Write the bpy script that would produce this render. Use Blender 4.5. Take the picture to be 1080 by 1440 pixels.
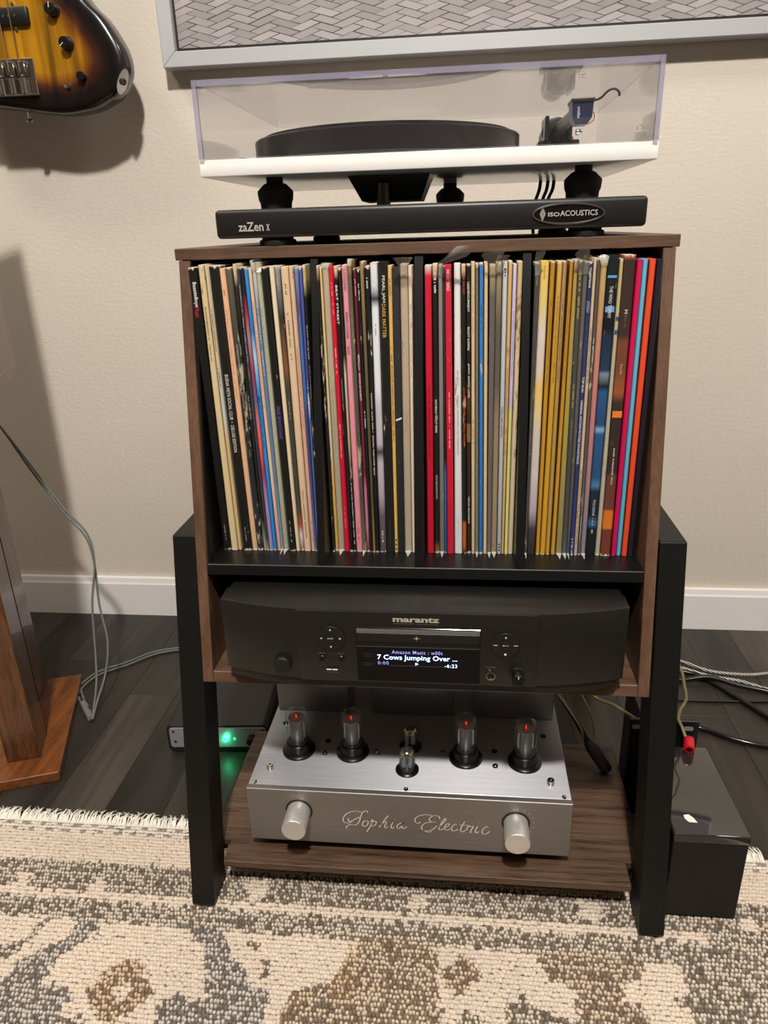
import bpy, bmesh, math, random
import numpy as np
from mathutils import Vector, Matrix

for o in list(bpy.data.objects):
    bpy.data.objects.remove(o)
SC = bpy.context.scene
COL = SC.collection
random.seed(7)
R = math.radians

# ------------------------------------------------------------------ camera
CAM = Vector((.0461, -.7436, .8141))
def _cam():
    y, p, r, f = R(6.5193), R(21.2481), R(-1.8126), 1023.06
    fw = Vector((-math.sin(y)*math.cos(p), math.cos(y)*math.cos(p), -math.sin(p)))
    ri = Vector((math.cos(y), math.sin(y), 0)); up = ri.cross(fw)
    r2 = ri*math.cos(r)+up*math.sin(r); u2 = -ri*math.sin(r)+up*math.cos(r)
    cd = bpy.data.cameras.new('camera'); cd.sensor_fit = 'HORIZONTAL'; cd.sensor_width = 36
    cd.lens = f/1080*36; cd.clip_start = .02
    co = bpy.data.objects.new('camera', cd); COL.objects.link(co)
    m = Matrix.Identity(4)
    for i in range(3):
        m[i][0] = r2[i]; m[i][1] = u2[i]; m[i][2] = -fw[i]; m[i][3] = CAM[i]
    co.matrix_world = m; SC.camera = co
_cam()

# ------------------------------------------------------------------ light
W = bpy.data.worlds.new('room'); SC.world = W; W.use_nodes = True
W.node_tree.nodes['Background'].inputs[0].default_value = (1, .945, .88, 1)
W.node_tree.nodes['Background'].inputs[1].default_value = .09
def lamp(name, loc, power, radius, color):
    l = bpy.data.lights.new(name, 'POINT'); l.energy = power; l.shadow_soft_size = radius; l.color = color
    o = bpy.data.objects.new(name, l); o.location = loc; COL.objects.link(o); return o
def down_spot(name, loc, power, radius, color, cone):
    l = bpy.data.lights.new(name, 'SPOT'); l.energy = power; l.shadow_soft_size = radius; l.color = color
    l.spot_size = R(cone); l.spot_blend = .35
    o = bpy.data.objects.new(name, l); o.location = loc; COL.objects.link(o); return o
down_spot('ceiling_key_and_fill', (.08, -1.42, 2.70), 205, .075, (1, .962, .905), 152)
lamp('ambient_fill', (.08, -1.42, 2.62), 22, .075, (1, .962, .905))  # added point fill just below the main spot, raises the ambient light
down_spot('ceiling_key_and_fill', (-1.25, -.22, 2.70), 58, .32, (1, .93, .82), 162)  # added left fill spot, invented to lift the shadows on the wall
down_spot('ceiling_key_and_fill', (1.40, -.22, 2.70), 56, .32, (1, .93, .82), 162)  # added right fill spot, invented to brighten the wall
SC.view_settings.view_transform = 'Standard'
SC.view_settings.look = 'None'
SC.view_settings.exposure = .52
SC.view_settings.gamma = 1
SC.view_settings.use_curve_mapping = False

# ------------------------------------------------------------------ helpers
def lin(c):
    c = [v/255 for v in c[:3]]
    return tuple(v/12.92 if v <= .04045 else ((v+.055)/1.055)**2.4 for v in c)+(1,)

def nodes(name):
    m = bpy.data.materials.new(name); m.use_nodes = True
    nt = m.node_tree; b = nt.nodes['Principled BSDF']
    return m, nt, b
def N(nt, t, **kw):
    n = nt.nodes.new(t)
    for k, v in kw.items(): setattr(n, k, v)
    return n
def L(nt, a, b): nt.links.new(a, b)
def coords(nt, scale=(1, 1, 1), kind='Object', loc=(0, 0, 0)):
    t = N(nt, 'ShaderNodeTexCoord'); m = N(nt, 'ShaderNodeMapping')
    m.inputs['Scale'].default_value = scale; m.inputs['Location'].default_value = loc
    L(nt, t.outputs[kind], m.inputs[0]); return m.outputs[0]
def noise(nt, vec, scale, detail=3, rough=.5):
    n = N(nt, 'ShaderNodeTexNoise'); n.inputs['Scale'].default_value = scale
    n.inputs['Detail'].default_value = detail; n.inputs['Roughness'].default_value = rough
    L(nt, vec, n.inputs['Vector']); return n.outputs['Fac']
def ramp(nt, fac, stops, interp='LINEAR'):
    r = N(nt, 'ShaderNodeValToRGB'); r.color_ramp.interpolation = interp
    e = r.color_ramp.elements
    stops = sorted(stops, key=lambda s: s[0])
    if len(stops) == 1: stops = [(0, stops[0][1]), (1, stops[0][1])]
    while len(e) < len(stops): e.new(.5)
    for i, (p, c) in enumerate(stops): e[i].position = p; e[i].color = lin(c)
    if fac is not None: L(nt, fac, r.inputs[0])
    return r.outputs[0]
def mixc(nt, fac, a, b, mode='MIX'):
    m = N(nt, 'ShaderNodeMix', data_type='RGBA', blend_type=mode)
    for s, v in ((m.inputs[0], fac), (m.inputs[6], a), (m.inputs[7], b)):
        if hasattr(v, 'is_linked'): L(nt, v, s)
        elif isinstance(v, (int, float)): s.default_value = v
        else: s.default_value = v
    return m.outputs[2]
def bump(nt, b, h, strength, dist=.001):
    n = N(nt, 'ShaderNodeBump'); n.inputs['Strength'].default_value = strength
    n.inputs['Distance'].default_value = dist
    L(nt, h, n.inputs['Height']); L(nt, n.outputs[0], b.inputs['Normal'])
_mc = {}
def mat(name, c, rough=.5, metal=0, var=.0, vscale=60, bmp=0, bscale=300, coat=0, spec=.5, emit=0):
    key = (name, tuple(c), rough, metal)
    if key in _mc: return _mc[key]
    m, nt, b = nodes(name)
    b.inputs['Base Color'].default_value = lin(c); b.inputs['Roughness'].default_value = rough
    b.inputs['Metallic'].default_value = metal; b.inputs['Specular IOR Level'].default_value = spec
    b.inputs['Coat Weight'].default_value = coat; b.inputs['Coat Roughness'].default_value = .06
    if var:
        f = noise(nt, coords(nt), vscale, 4)
        d = tuple(max(0, v*(1-var)) for v in c); u = tuple(min(255, v*(1+var)) for v in c)
        L(nt, ramp(nt, f, [(.3, d), (.7, u)]), b.inputs['Base Color'])
    if bmp: bump(nt, b, noise(nt, coords(nt), bscale, 4), bmp)
    if emit:
        b.inputs['Emission Color'].default_value = lin(c); b.inputs['Emission Strength'].default_value = emit
    _mc[key] = m; return m
def wood(name, stops, along='x', scale=9, rough=.5, coat=0, stretch=.06, bmp=.15):
    m, nt, b = nodes(name)
    s = {'x': (stretch, 1, 1), 'y': (1, stretch, 1), 'z': (1, 1, stretch)}[along]
    v = coords(nt, tuple(a*scale for a in s))
    f1 = noise(nt, v, 6, 6, .65)
    v2 = coords(nt, tuple(a*scale*6 for a in s)); f2 = noise(nt, v2, 8, 3, .6)
    mm = N(nt, 'ShaderNodeMath', operation='MULTIPLY_ADD'); mm.inputs[1].default_value = .35
    L(nt, f2, mm.inputs[0])
    m2 = N(nt, 'ShaderNodeMath', operation='MULTIPLY'); m2.inputs[1].default_value = .72; L(nt, f1, m2.inputs[0])
    L(nt, m2.outputs[0], mm.inputs[2])
    L(nt, ramp(nt, mm.outputs[0], stops), b.inputs['Base Color'])
    b.inputs['Roughness'].default_value = rough; b.inputs['Coat Weight'].default_value = coat
    b.inputs['Coat Roughness'].default_value = .05
    if bmp: bump(nt, b, f2, bmp, .0006)
    return m
def brushed(name, c, rough=.32, along='x', amt=.12, metal=1, spread=None):
    m, nt, b = nodes(name)
    s = {'x': (.02, 1, 1), 'y': (1, .02, 1), 'z': (1, 1, .02)}[along]
    f = noise(nt, coords(nt, tuple(a*900 for a in s)), 1, 3)
    d = tuple(v*(1-amt) for v in c); u = tuple(min(255, v*(1+amt)) for v in c)
    L(nt, ramp(nt, f, [(.3, d), (.7, u)]), b.inputs['Base Color'])
    b.inputs['Metallic'].default_value = metal; b.inputs['Roughness'].default_value = rough
    bump(nt, b, f, .06, .0002)
    if spread:     # brushing scatters light across the grain
        t = N(nt, 'ShaderNodeCombineXYZ')
        for k in range(3): t.inputs[k].default_value = spread[k]
        L(nt, t.outputs[0], b.inputs['Tangent']); b.inputs['Anisotropic'].default_value = .9
    return m
def clear(name, tint=(255, 255, 255), ior=1.45, haze=0, hazec=(255, 255, 255), rough=.0):
    """thin clear plastic or glass: see-through with Fresnel reflection"""
    m, nt, b = nodes(name); nt.nodes.remove(b)
    out = nt.nodes['Material Output']
    tr = N(nt, 'ShaderNodeBsdfTransparent'); tr.inputs[0].default_value = lin(tint)
    gl = N(nt, 'ShaderNodeBsdfGlossy'); gl.inputs['Roughness'].default_value = rough
    # Schlick reflectance from |N.V|, the same for both faces of the thin sheet
    ge = N(nt, 'ShaderNodeNewGeometry'); dt = N(nt, 'ShaderNodeVectorMath', operation='DOT_PRODUCT')
    L(nt, ge.outputs['Normal'], dt.inputs[0]); L(nt, ge.outputs['Incoming'], dt.inputs[1])
    ab = N(nt, 'ShaderNodeMath', operation='ABSOLUTE'); L(nt, dt.outputs['Value'], ab.inputs[0])
    om = N(nt, 'ShaderNodeMath', operation='SUBTRACT'); om.inputs[0].default_value = 1; L(nt, ab.outputs[0], om.inputs[1])
    pw_ = N(nt, 'ShaderNodeMath', operation='POWER'); pw_.inputs[1].default_value = 5; L(nt, om.outputs[0], pw_.inputs[0])
    f0 = ((ior-1)/(ior+1))**2
    fr = N(nt, 'ShaderNodeMath', operation='MULTIPLY_ADD'); fr.inputs[1].default_value = 1-f0; fr.inputs[2].default_value = f0
    L(nt, pw_.outputs[0], fr.inputs[0])
    mx = N(nt, 'ShaderNodeMixShader'); L(nt, fr.outputs[0], mx.inputs[0])
    base = tr.outputs[0]
    if haze:
        df = N(nt, 'ShaderNodeBsdfDiffuse'); df.inputs[0].default_value = lin(hazec)
        m0 = N(nt, 'ShaderNodeMixShader'); m0.inputs[0].default_value = haze
        L(nt, tr.outputs[0], m0.inputs[1]); L(nt, df.outputs[0], m0.inputs[2]); base = m0.outputs[0]
    L(nt, base, mx.inputs[1]); L(nt, gl.outputs[0], mx.inputs[2]); L(nt, mx.outputs[0], out.inputs[0])
    return m
def vcol(name, rough=.8, coat=0, grain=None):
    m, nt, b = nodes(name)
    a = N(nt, 'ShaderNodeAttribute', attribute_name='Col')
    c = a.outputs['Color']
    if grain:
        f = noise(nt, coords(nt, grain), 1, 4)
        c = mixc(nt, 1.0, c, ramp(nt, f, [(.3, (150, 150, 150)), (.65, (255, 255, 255))]), 'MULTIPLY')
    L(nt, c, b.inputs['Base Color'])
    b.inputs['Roughness'].default_value = rough; b.inputs['Coat Weight'].default_value = coat
    b.inputs['Coat Roughness'].default_value = .04
    return m

class MB:
    def __init__(s, xf=None): s.v = []; s.f = []; s.xf = xf; s.c = []
    def add(s, vs, fs, col=None):
        n = len(s.v)
        s.v += [Vector(p) for p in vs] if s.xf is None else [s.xf @ Vector(p) for p in vs]
        s.f += [tuple(i+n for i in q) for q in fs]
        if col is not None: s.c += [col]*len(vs)
        return s
    def bm(s, b):
        b.verts.index_update()
        s.add([v.co.copy() for v in b.verts], [[v.index for v in f.verts] for f in b.faces]); b.free(); return s
    def box(s, x0, x1, y0, y1, z0, z1, bev=0, seg=2):
        b = bmesh.new(); bmesh.ops.create_cube(b, size=1)
        for v in b.verts:
            v.co = ((x0+x1)/2+v.co.x*(x1-x0), (y0+y1)/2+v.co.y*(y1-y0), (z0+z1)/2+v.co.z*(z1-z0))
        if bev: bmesh.ops.bevel(b, geom=b.edges[:], offset=bev, segments=seg, profile=.5, affect='EDGES')
        return s.bm(b)
    def prism(s, poly, a0, a1, axis='z', bev=0, seg=2):
        """polygon extruded along an axis; poly coords are the other two axes in xyz order"""
        def P(p, a): return {'x': (a, p[0], p[1]), 'y': (p[0], a, p[1]), 'z': (p[0], p[1], a)}[axis]
        n = len(poly)
        b = bmesh.new()
        lo = [b.verts.new(P(p, a0)) for p in poly]; hi = [b.verts.new(P(p, a1)) for p in poly]
        b.faces.new(lo[::-1]); b.faces.new(hi)
        for i in range(n): b.faces.new((lo[i], lo[(i+1) % n], hi[(i+1) % n], hi[i]))
        bmesh.ops.recalc_face_normals(b, faces=b.faces[:])
        if bev: bmesh.ops.bevel(b, geom=b.edges[:], offset=bev, segments=seg, profile=.5, affect='EDGES')
        return s.bm(b)
    def lathe(s, prof, c=(0, 0, 0), axis='z', seg=24, cap=True):
        vs = []; fs = []
        n = len(prof)
        for k in range(seg):
            a = 2*math.pi*k/seg; ca, sa = math.cos(a), math.sin(a)
            for r, h in prof:
                p = {'z': (r*ca, r*sa, h), 'y': (r*ca, h, r*sa), 'x': (h, r*ca, r*sa)}[axis]
                vs.append((c[0]+p[0], c[1]+p[1], c[2]+p[2]))
        for k in range(seg):
            for j in range(n-1):
                a, b_ = k*n+j, ((k+1) % seg)*n+j
                q = (a, b_, b_+1, a+1)
                fs.append(q if axis != 'y' else q[::-1])
        if cap:
            lo = tuple(k*n for k in range(seg)); hi = tuple(k*n+n-1 for k in range(seg))
            if prof[0][0] > 1e-6: fs.append(lo[::-1] if axis != 'y' else lo)
            if prof[-1][0] > 1e-6: fs.append(hi if axis != 'y' else hi[::-1])
        return s.add(vs, fs)
    def cyl(s, c, r, h, axis='z', seg=20, bev=0):
        p = [(r, 0), (r, h)] if not bev else [(r-bev, 0), (r, bev), (r, h-bev), (r-bev, h)]
        return s.lathe(p, c, axis, seg)
    def tube(s, pts, r, seg=8, closed=False):
        pts = [Vector(p) for p in pts]; n = len(pts); vs = []; fs = []
        up = None
        for i, p in enumerate(pts):
            t = (pts[min(i+1, n-1)]-pts[max(i-1, 0)]).normalized()
            if up is None:
                up = t.orthogonal().normalized()
            up = (up-t*up.dot(t)).normalized(); sd = t.cross(up)
            rr = r[i] if isinstance(r, (list, tuple)) else r
            for k in range(seg):
                a = 2*math.pi*k/seg; vs.append(p+(up*math.cos(a)+sd*math.sin(a))*rr)
        for i in range(n-1):
            for k in range(seg):
                a = i*seg+k; b_ = i*seg+(k+1) % seg
                fs.append((a, b_, b_+seg, a+seg))
        fs.append(tuple(range(seg))[::-1]); fs.append(tuple((n-1)*seg+k for k in range(seg)))
        return s.add(vs, fs)

def spline(pts, n=8):
    pts = [Vector(p) for p in pts]; out = []
    P = [pts[0]*2-pts[1]]+pts+[pts[-1]*2-pts[-2]]
    for i in range(1, len(P)-2):
        for k in range(n):
            t = k/n; a, b, c, d = P[i-1:i+3]
            out.append(.5*((2*b)+(c-a)*t+(2*a-5*b+4*c-d)*t*t+(-a+3*b-3*c+d)*t**3))
    out.append(pts[-1]); return out

def wloc(o):
    v = Vector((0, 0, 0))
    while o is not None: v += o.location; o = o.parent
    return v
def part(name, mb, m, parent=None, smooth=None, origin=None):
    me = bpy.data.meshes.new(name)
    off = wloc(parent) if parent is not None else Vector((0, 0, 0))
    o0 = Vector(origin) if origin is not None else off
    me.from_pydata([tuple(v-o0) for v in mb.v], [], mb.f)
    if mb.c:
        ca = me.color_attributes.new('Col', 'FLOAT_COLOR', 'POINT')
        ca.data.foreach_set('color', np.array(mb.c, dtype=np.float32).ravel())
    me.materials.append(m)
    if smooth is not None:
        me.polygons.foreach_set('use_smooth', [True]*len(me.polygons))
        if smooth < 180:
            try: me.set_sharp_from_angle(angle=R(smooth))
            except Exception: pass
    me.update()
    o = bpy.data.objects.new(name, me); COL.objects.link(o)
    o.location = o0-off
    o.parent = parent
    return o
def tag(o, label, cat, group=None):
    o['label'] = label; o['category'] = cat
    if group: o['group'] = group
    return o
def thing(name, label, cat, loc, group=None):
    o = bpy.data.objects.new(name, None); o.location = loc; o.empty_display_size = .05
    COL.objects.link(o); return tag(o, label, cat, group)
def struct(o): o['kind'] = 'structure'; return o

_tc = {}
def text2d(body, bold=0, space=1.0):
    key = (body, bold, space)
    if key not in _tc:
        c = bpy.data.curves.new('t', 'FONT'); c.body = body; c.resolution_u = 2; c.offset = bold; c.space_character = space
        o = bpy.data.objects.new('t', c)
        me = bpy.data.meshes.new_from_object(o)
        vs = np.array([v.co[:2] for v in me.vertices], dtype=float); fs = [tuple(p.vertices) for p in me.polygons]
        bpy.data.objects.remove(o); bpy.data.curves.remove(c); bpy.data.meshes.remove(me)
        lo = vs.min(0); hi = vs.max(0)
        _tc[key] = ((vs-lo)/(hi-lo), fs, (hi-lo)[0]/(hi-lo)[1])
    return _tc[key]
def lettering(body, x0, x1, z0, z1, y, m, parent, bold=0, name='lettering', space=1.0, shear=0, thick=.0003):
    """flat print on a face that looks towards -Y, fitted to the rectangle"""
    vs, fs, _ = text2d(body, bold, space)
    mb = MB()
    mb.add([(x0+a*(x1-x0)+b*shear*(z1-z0), y, z0+b*(z1-z0)) for a, b in vs], fs)
    return part(name, mb, m, parent)
def rect(mb, x0, x1, z0, z1, y):
    mb.add([(x0, y, z0), (x1, y, z0), (x1, y, z1), (x0, y, z1)], [(0, 1, 2, 3)])
def ribbon(mb, pts, w, y, n=6):
    p = spline([(a, y, b) for a, b in pts], n); k = len(p); vs = []; fs = []
    for i in range(k):
        t = (p[min(i+1, k-1)]-p[max(i-1, 0)]); t = t.normalized() if t.length > 1e-9 else Vector((1, 0, 0))
        nrm = Vector((-t.z, 0, t.x)); ww = w*(.55+.45*abs(t.z))
        vs += [p[i]+nrm*ww, p[i]-nrm*ww]
    for i in range(k-1): fs.append((2*i, 2*i+1, 2*i+3, 2*i+2))
    mb.add(vs, fs)

# ------------------------------------------------------------------ materials
M_black = mat('black_powder_coat', (13, 12, 9), .5, bmp=.08, bscale=900, spec=.35)
M_blacklam = mat('black_laminate', (12, 11, 10), .38)
M_blackplastic = mat('black_plastic', (15, 14, 14), .4)
M_rubber = mat('black_rubber', (12, 12, 12), .7)
M_walnutF = wood('walnut_front', [(.3, (58, 40, 30)), (.5, (86, 62, 47)), (.75, (108, 82, 64))], 'x', 10, .5)
M_walnutS = wood('walnut_side', [(.3, (64, 43, 30)), (.5, (90, 63, 45)), (.75, (114, 84, 62))], 'z', 10, .5)
M_walnutT = wood('walnut_shelf', [(.34, (24, 14, 8)), (.43, (54, 37, 26)), (.52, (80, 59, 44)), (.62, (92, 70, 54)), (.76, (110, 87, 69))], 'x', 22, .42, stretch=.035)
M_rose = wood('rosewood', [(.28, (24, 11, 6)), (.42, (60, 32, 16)), (.58, (92, 54, 26)), (.78, (124, 78, 40))], 'z', 16, .35, coat=.35, stretch=.09)
M_roseY = wood('rosewood_plate', [(.28, (38, 16, 6)), (.42, (88, 46, 17)), (.6, (122, 68, 26)), (.8, (146, 88, 38))], 'y', 15, .35, coat=.3, stretch=.12)
M_alu = brushed('brushed_aluminium', (178, 178, 182), .48, amt=.04, metal=.62, spread=(0, 1, 0))
M_aluF = brushed('brushed_front', (142, 137, 132), .46, amt=.04, metal=.75)
M_chrome = mat('chrome', (215, 212, 208), .12, 1)
M_white = mat('white_lacquer', (243, 239, 234), .25, coat=.3)
M_print = mat('white_print', (225, 222, 215), .6)

# ------------------------------------------------------------------ setting
YW = .6835
def m_wall():
    m, nt, b = nodes('painted_wall')
    v = coords(nt, (1, 1, 1.8))
    f = noise(nt, v, 95, 3, .55); g = noise(nt, v, 260, 2)
    mm = N(nt, 'ShaderNodeMath', operation='MULTIPLY_ADD'); mm.inputs[1].default_value = .3
    L(nt, g, mm.inputs[0]); L(nt, f, mm.inputs[2])
    L(nt, ramp(nt, noise(nt, coords(nt), 3, 2), [(.3, (205, 194, 180)), (.7, (209, 199, 186))]), b.inputs['Base Color'])
    b.inputs['Roughness'].default_value = .75
    bump(nt, b, mm.outputs[0], .45, .0016)
    return m
M_wall = m_wall()
M_wall2 = mat('low_bounce_wall', (122, 110, 98), .85)  # unseen wall behind the camera, darkened to cut its bounce light
struct(part('wall_back', MB().box(-3.2, 3.2, YW, YW+.1, -.02, 2.75), M_wall))
struct(part('wall_left', MB().box(-3.3, -3.2, -5.0, YW, -.02, 2.75), M_wall))
struct(part('wall_right', MB().box(3.2, 3.3, -5.0, YW, -.02, 2.75), M_wall))
struct(part('wall_front', MB().box(-3.3, 3.3, -5.1, -5.0, -.02, 2.75), M_wall2))
struct(part('ceiling', MB().box(-3.3, 3.3, -5.1, YW+.1, 2.75, 2.85), mat('ceiling_paint', (232, 228, 220), .9)))
M_trim = mat('trim_paint', (230, 225, 223), .45)
bb = [(YW-.014, 0), (YW-.014, .078), (YW-.012, .082), (YW-.010, .092), (YW, .092), (YW, 0)]
struct(part('baseboard_back', MB().prism(bb, -3.2, 3.2, 'x'), M_trim))

floor = struct(part('floor', MB().box(-3.3, 3.3, -5.1, YW, -.03, -.0046), mat('subfloor', (30, 28, 27), .8)))
def m_plank(i, c):
    m, nt, b = nodes('dark_laminate_%d' % i)
    f = noise(nt, coords(nt, (38, 3, 1), loc=(i*3.1, i*1.7, 0)), 1, 6, .7)
    g = noise(nt, coords(nt, (7, 2.2, 1), loc=(i*5, 0, 0)), 1, 3)
    d = tuple(v*.62 for v in c); u = tuple(v*1.35 for v in c)
    c1 = ramp(nt, f, [(.28, d), (.5, c), (.78, u)])
    c2 = mixc(nt, .6, c1, ramp(nt, g, [(.35, (120, 120, 120)), (.65, (255, 255, 255))]), 'MULTIPLY')
    L(nt, c2, b.inputs['Base Color']); b.inputs['Roughness'].default_value = .42
    bump(nt, b, f, .12, .0006)
    return m
PM = [m_plank(i, c) for i, c in enumerate([(47, 41, 36), (63, 56, 50), (41, 35, 31), (74, 67, 60), (52, 46, 41)])]
pw = .0915
order = [0, 2, 0, 4, 1, 2, 0, 3, 2, 4, 0, 1, 4, 2, 0, 4, 1, 2, 0, 4, 1, 0, 2, 4]
x = -.582-pw*7; k = 0
while x < 1.25:
    ys = [-.35, .15+.4*((k*37 % 11)/11), YW-.001]
    for j in range(2):
        mb = MB().box(x+.0002, x+pw-.0002, ys[j]+.0002, ys[j+1]-.0002, -.0045, 0, .0004, 1)
        part('plank', mb, PM[(order[k % 24]+j*(k % 3)) % 5], floor)
    x += pw; k += 1

# ------------------------------------------------------------------ rug
RUGP = {'A': [(-0.431, -0.117), (-0.399, -0.121), (-0.41, -0.142), (-0.433, -0.169), (-0.432, -0.2), (-0.399, -0.204), (-0.387, -0.211), (-0.394, -0.23), (-0.398, -0.246), (-0.444, -0.265), (-0.491, -0.269), (-0.537, -0.202), (-0.486, -0.197), (-0.476, -0.193), (-0.484, -0.173), (-0.47, -0.165), (-0.446, -0.151), (-0.434, -0.131)], 'a2': [(-0.48, -0.119), (-0.466, -0.12), (-0.479, -0.147), (-0.487, -0.159), (-0.491, -0.169), (-0.501, -0.174), (-0.527, -0.176), (-0.537, -0.161), (-0.512, -0.157), (-0.489, -0.148)], 'B': [(-0.346, -0.162), (-0.323, -0.167), (-0.311, -0.19), (-0.296, -0.197), (-0.309, -0.215), (-0.32, -0.228), (-0.336, -0.239), (-0.366, -0.22), (-0.38, -0.203), (-0.369, -0.186), (-0.356, -0.169)], 'hole': [(-0.347, -0.197), (-0.332, -0.192), (-0.327, -0.208), (-0.339, -0.213)], 'C': [(-0.281, -0.236), (-0.288, -0.213), (-0.274, -0.2), (-0.251, -0.206), (-0.236, -0.201), (-0.237, -0.188), (-0.252, -0.159), (-0.264, -0.132), (-0.274, -0.135), (-0.288, -0.114), (-0.243, -0.116), (-0.232, -0.134), (-0.217, -0.152), (-0.199, -0.165), (-0.192, -0.18), (-0.193, -0.187), (-0.17, -0.184), (-0.161, -0.188), (-0.166, -0.211), (-0.164, -0.241), (-0.276, -0.251)], 'D1': [(-0.213, -0.116), (-0.204, -0.12), (-0.191, -0.134), (-0.201, -0.142), (-0.206, -0.132)], 'D2': [(-0.187, -0.146), (-0.172, -0.154), (-0.172, -0.172), (-0.184, -0.178), (-0.18, -0.162)], 'E': [(-0.141, -0.186), (-0.126, -0.177), (-0.094, -0.168), (-0.094, -0.155), (-0.083, -0.136), (-0.076, -0.119), (-0.069, -0.114), (-0.043, -0.11), (0.015, -0.115), (0.024, -0.128), (0.025, -0.185), (0.033, -0.192), (0.026, -0.226), (-0.129, -0.238), (-0.148, -0.217), (-0.147, -0.203)], 'F': [(0.05, -0.121), (0.058, -0.13), (0.073, -0.146), (0.062, -0.162), (0.052, -0.175), (0.034, -0.166), (0.027, -0.141), (0.044, -0.14)], 'G': [(0.062, -0.19), (0.071, -0.199), (0.068, -0.215), (0.045, -0.217), (0.052, -0.197)], 'H': [(0.101, -0.179), (0.121, -0.169), (0.132, -0.18), (0.152, -0.19), (0.175, -0.191), (0.172, -0.213), (0.108, -0.219), (0.1, -0.193)], 'I': [(0.134, -0.115), (0.186, -0.11), (0.257, -0.114), (0.266, -0.126), (0.251, -0.14), (0.23, -0.146), (0.233, -0.162), (0.228, -0.171), (0.254, -0.17), (0.242, -0.208), (0.172, -0.213), (0.18, -0.154), (0.149, -0.148), (0.143, -0.132)], 'J': [(0.289, -0.154), (0.317, -0.149), (0.326, -0.155), (0.335, -0.164), (0.328, -0.174), (0.316, -0.164), (0.288, -0.171)], 'c1': [(-0.55, -0.068), (-0.55, -0.047), (-0.533, -0.048), (-0.531, -0.064), (-0.533, -0.078)], 'c2': [(-0.443, -0.067), (-0.437, -0.048), (-0.419, -0.06), (-0.428, -0.077)], 'c3': [(-0.236, -0.042), (-0.211, -0.038), (-0.204, -0.051), (-0.212, -0.069), (-0.223, -0.07)], 'c4': [(-0.018, -0.062), (-0.012, -0.043), (0.009, -0.041), (0.007, -0.06), (-0.003, -0.072)], 'c5': [(0.196, -0.037), (0.227, -0.042), (0.228, -0.059), (0.211, -0.07), (0.2, -0.061)], 'c6': [(0.391, -0.051), (0.412, -0.044), (0.405, -0.065), (0.389, -0.071)]}
def inpoly(px, py, poly):
    r = np.zeros(px.shape, bool); n = len(poly)
    for i in range(n):
        x0, y0 = poly[i]; x1, y1 = poly[(i+1) % n]
        if y0 == y1: continue
        c = ((y0 > py) != (y1 > py)) & (px < (x1-x0)*(py-y0)/(y1-y0)+x0)
        r ^= c
    return r
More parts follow.
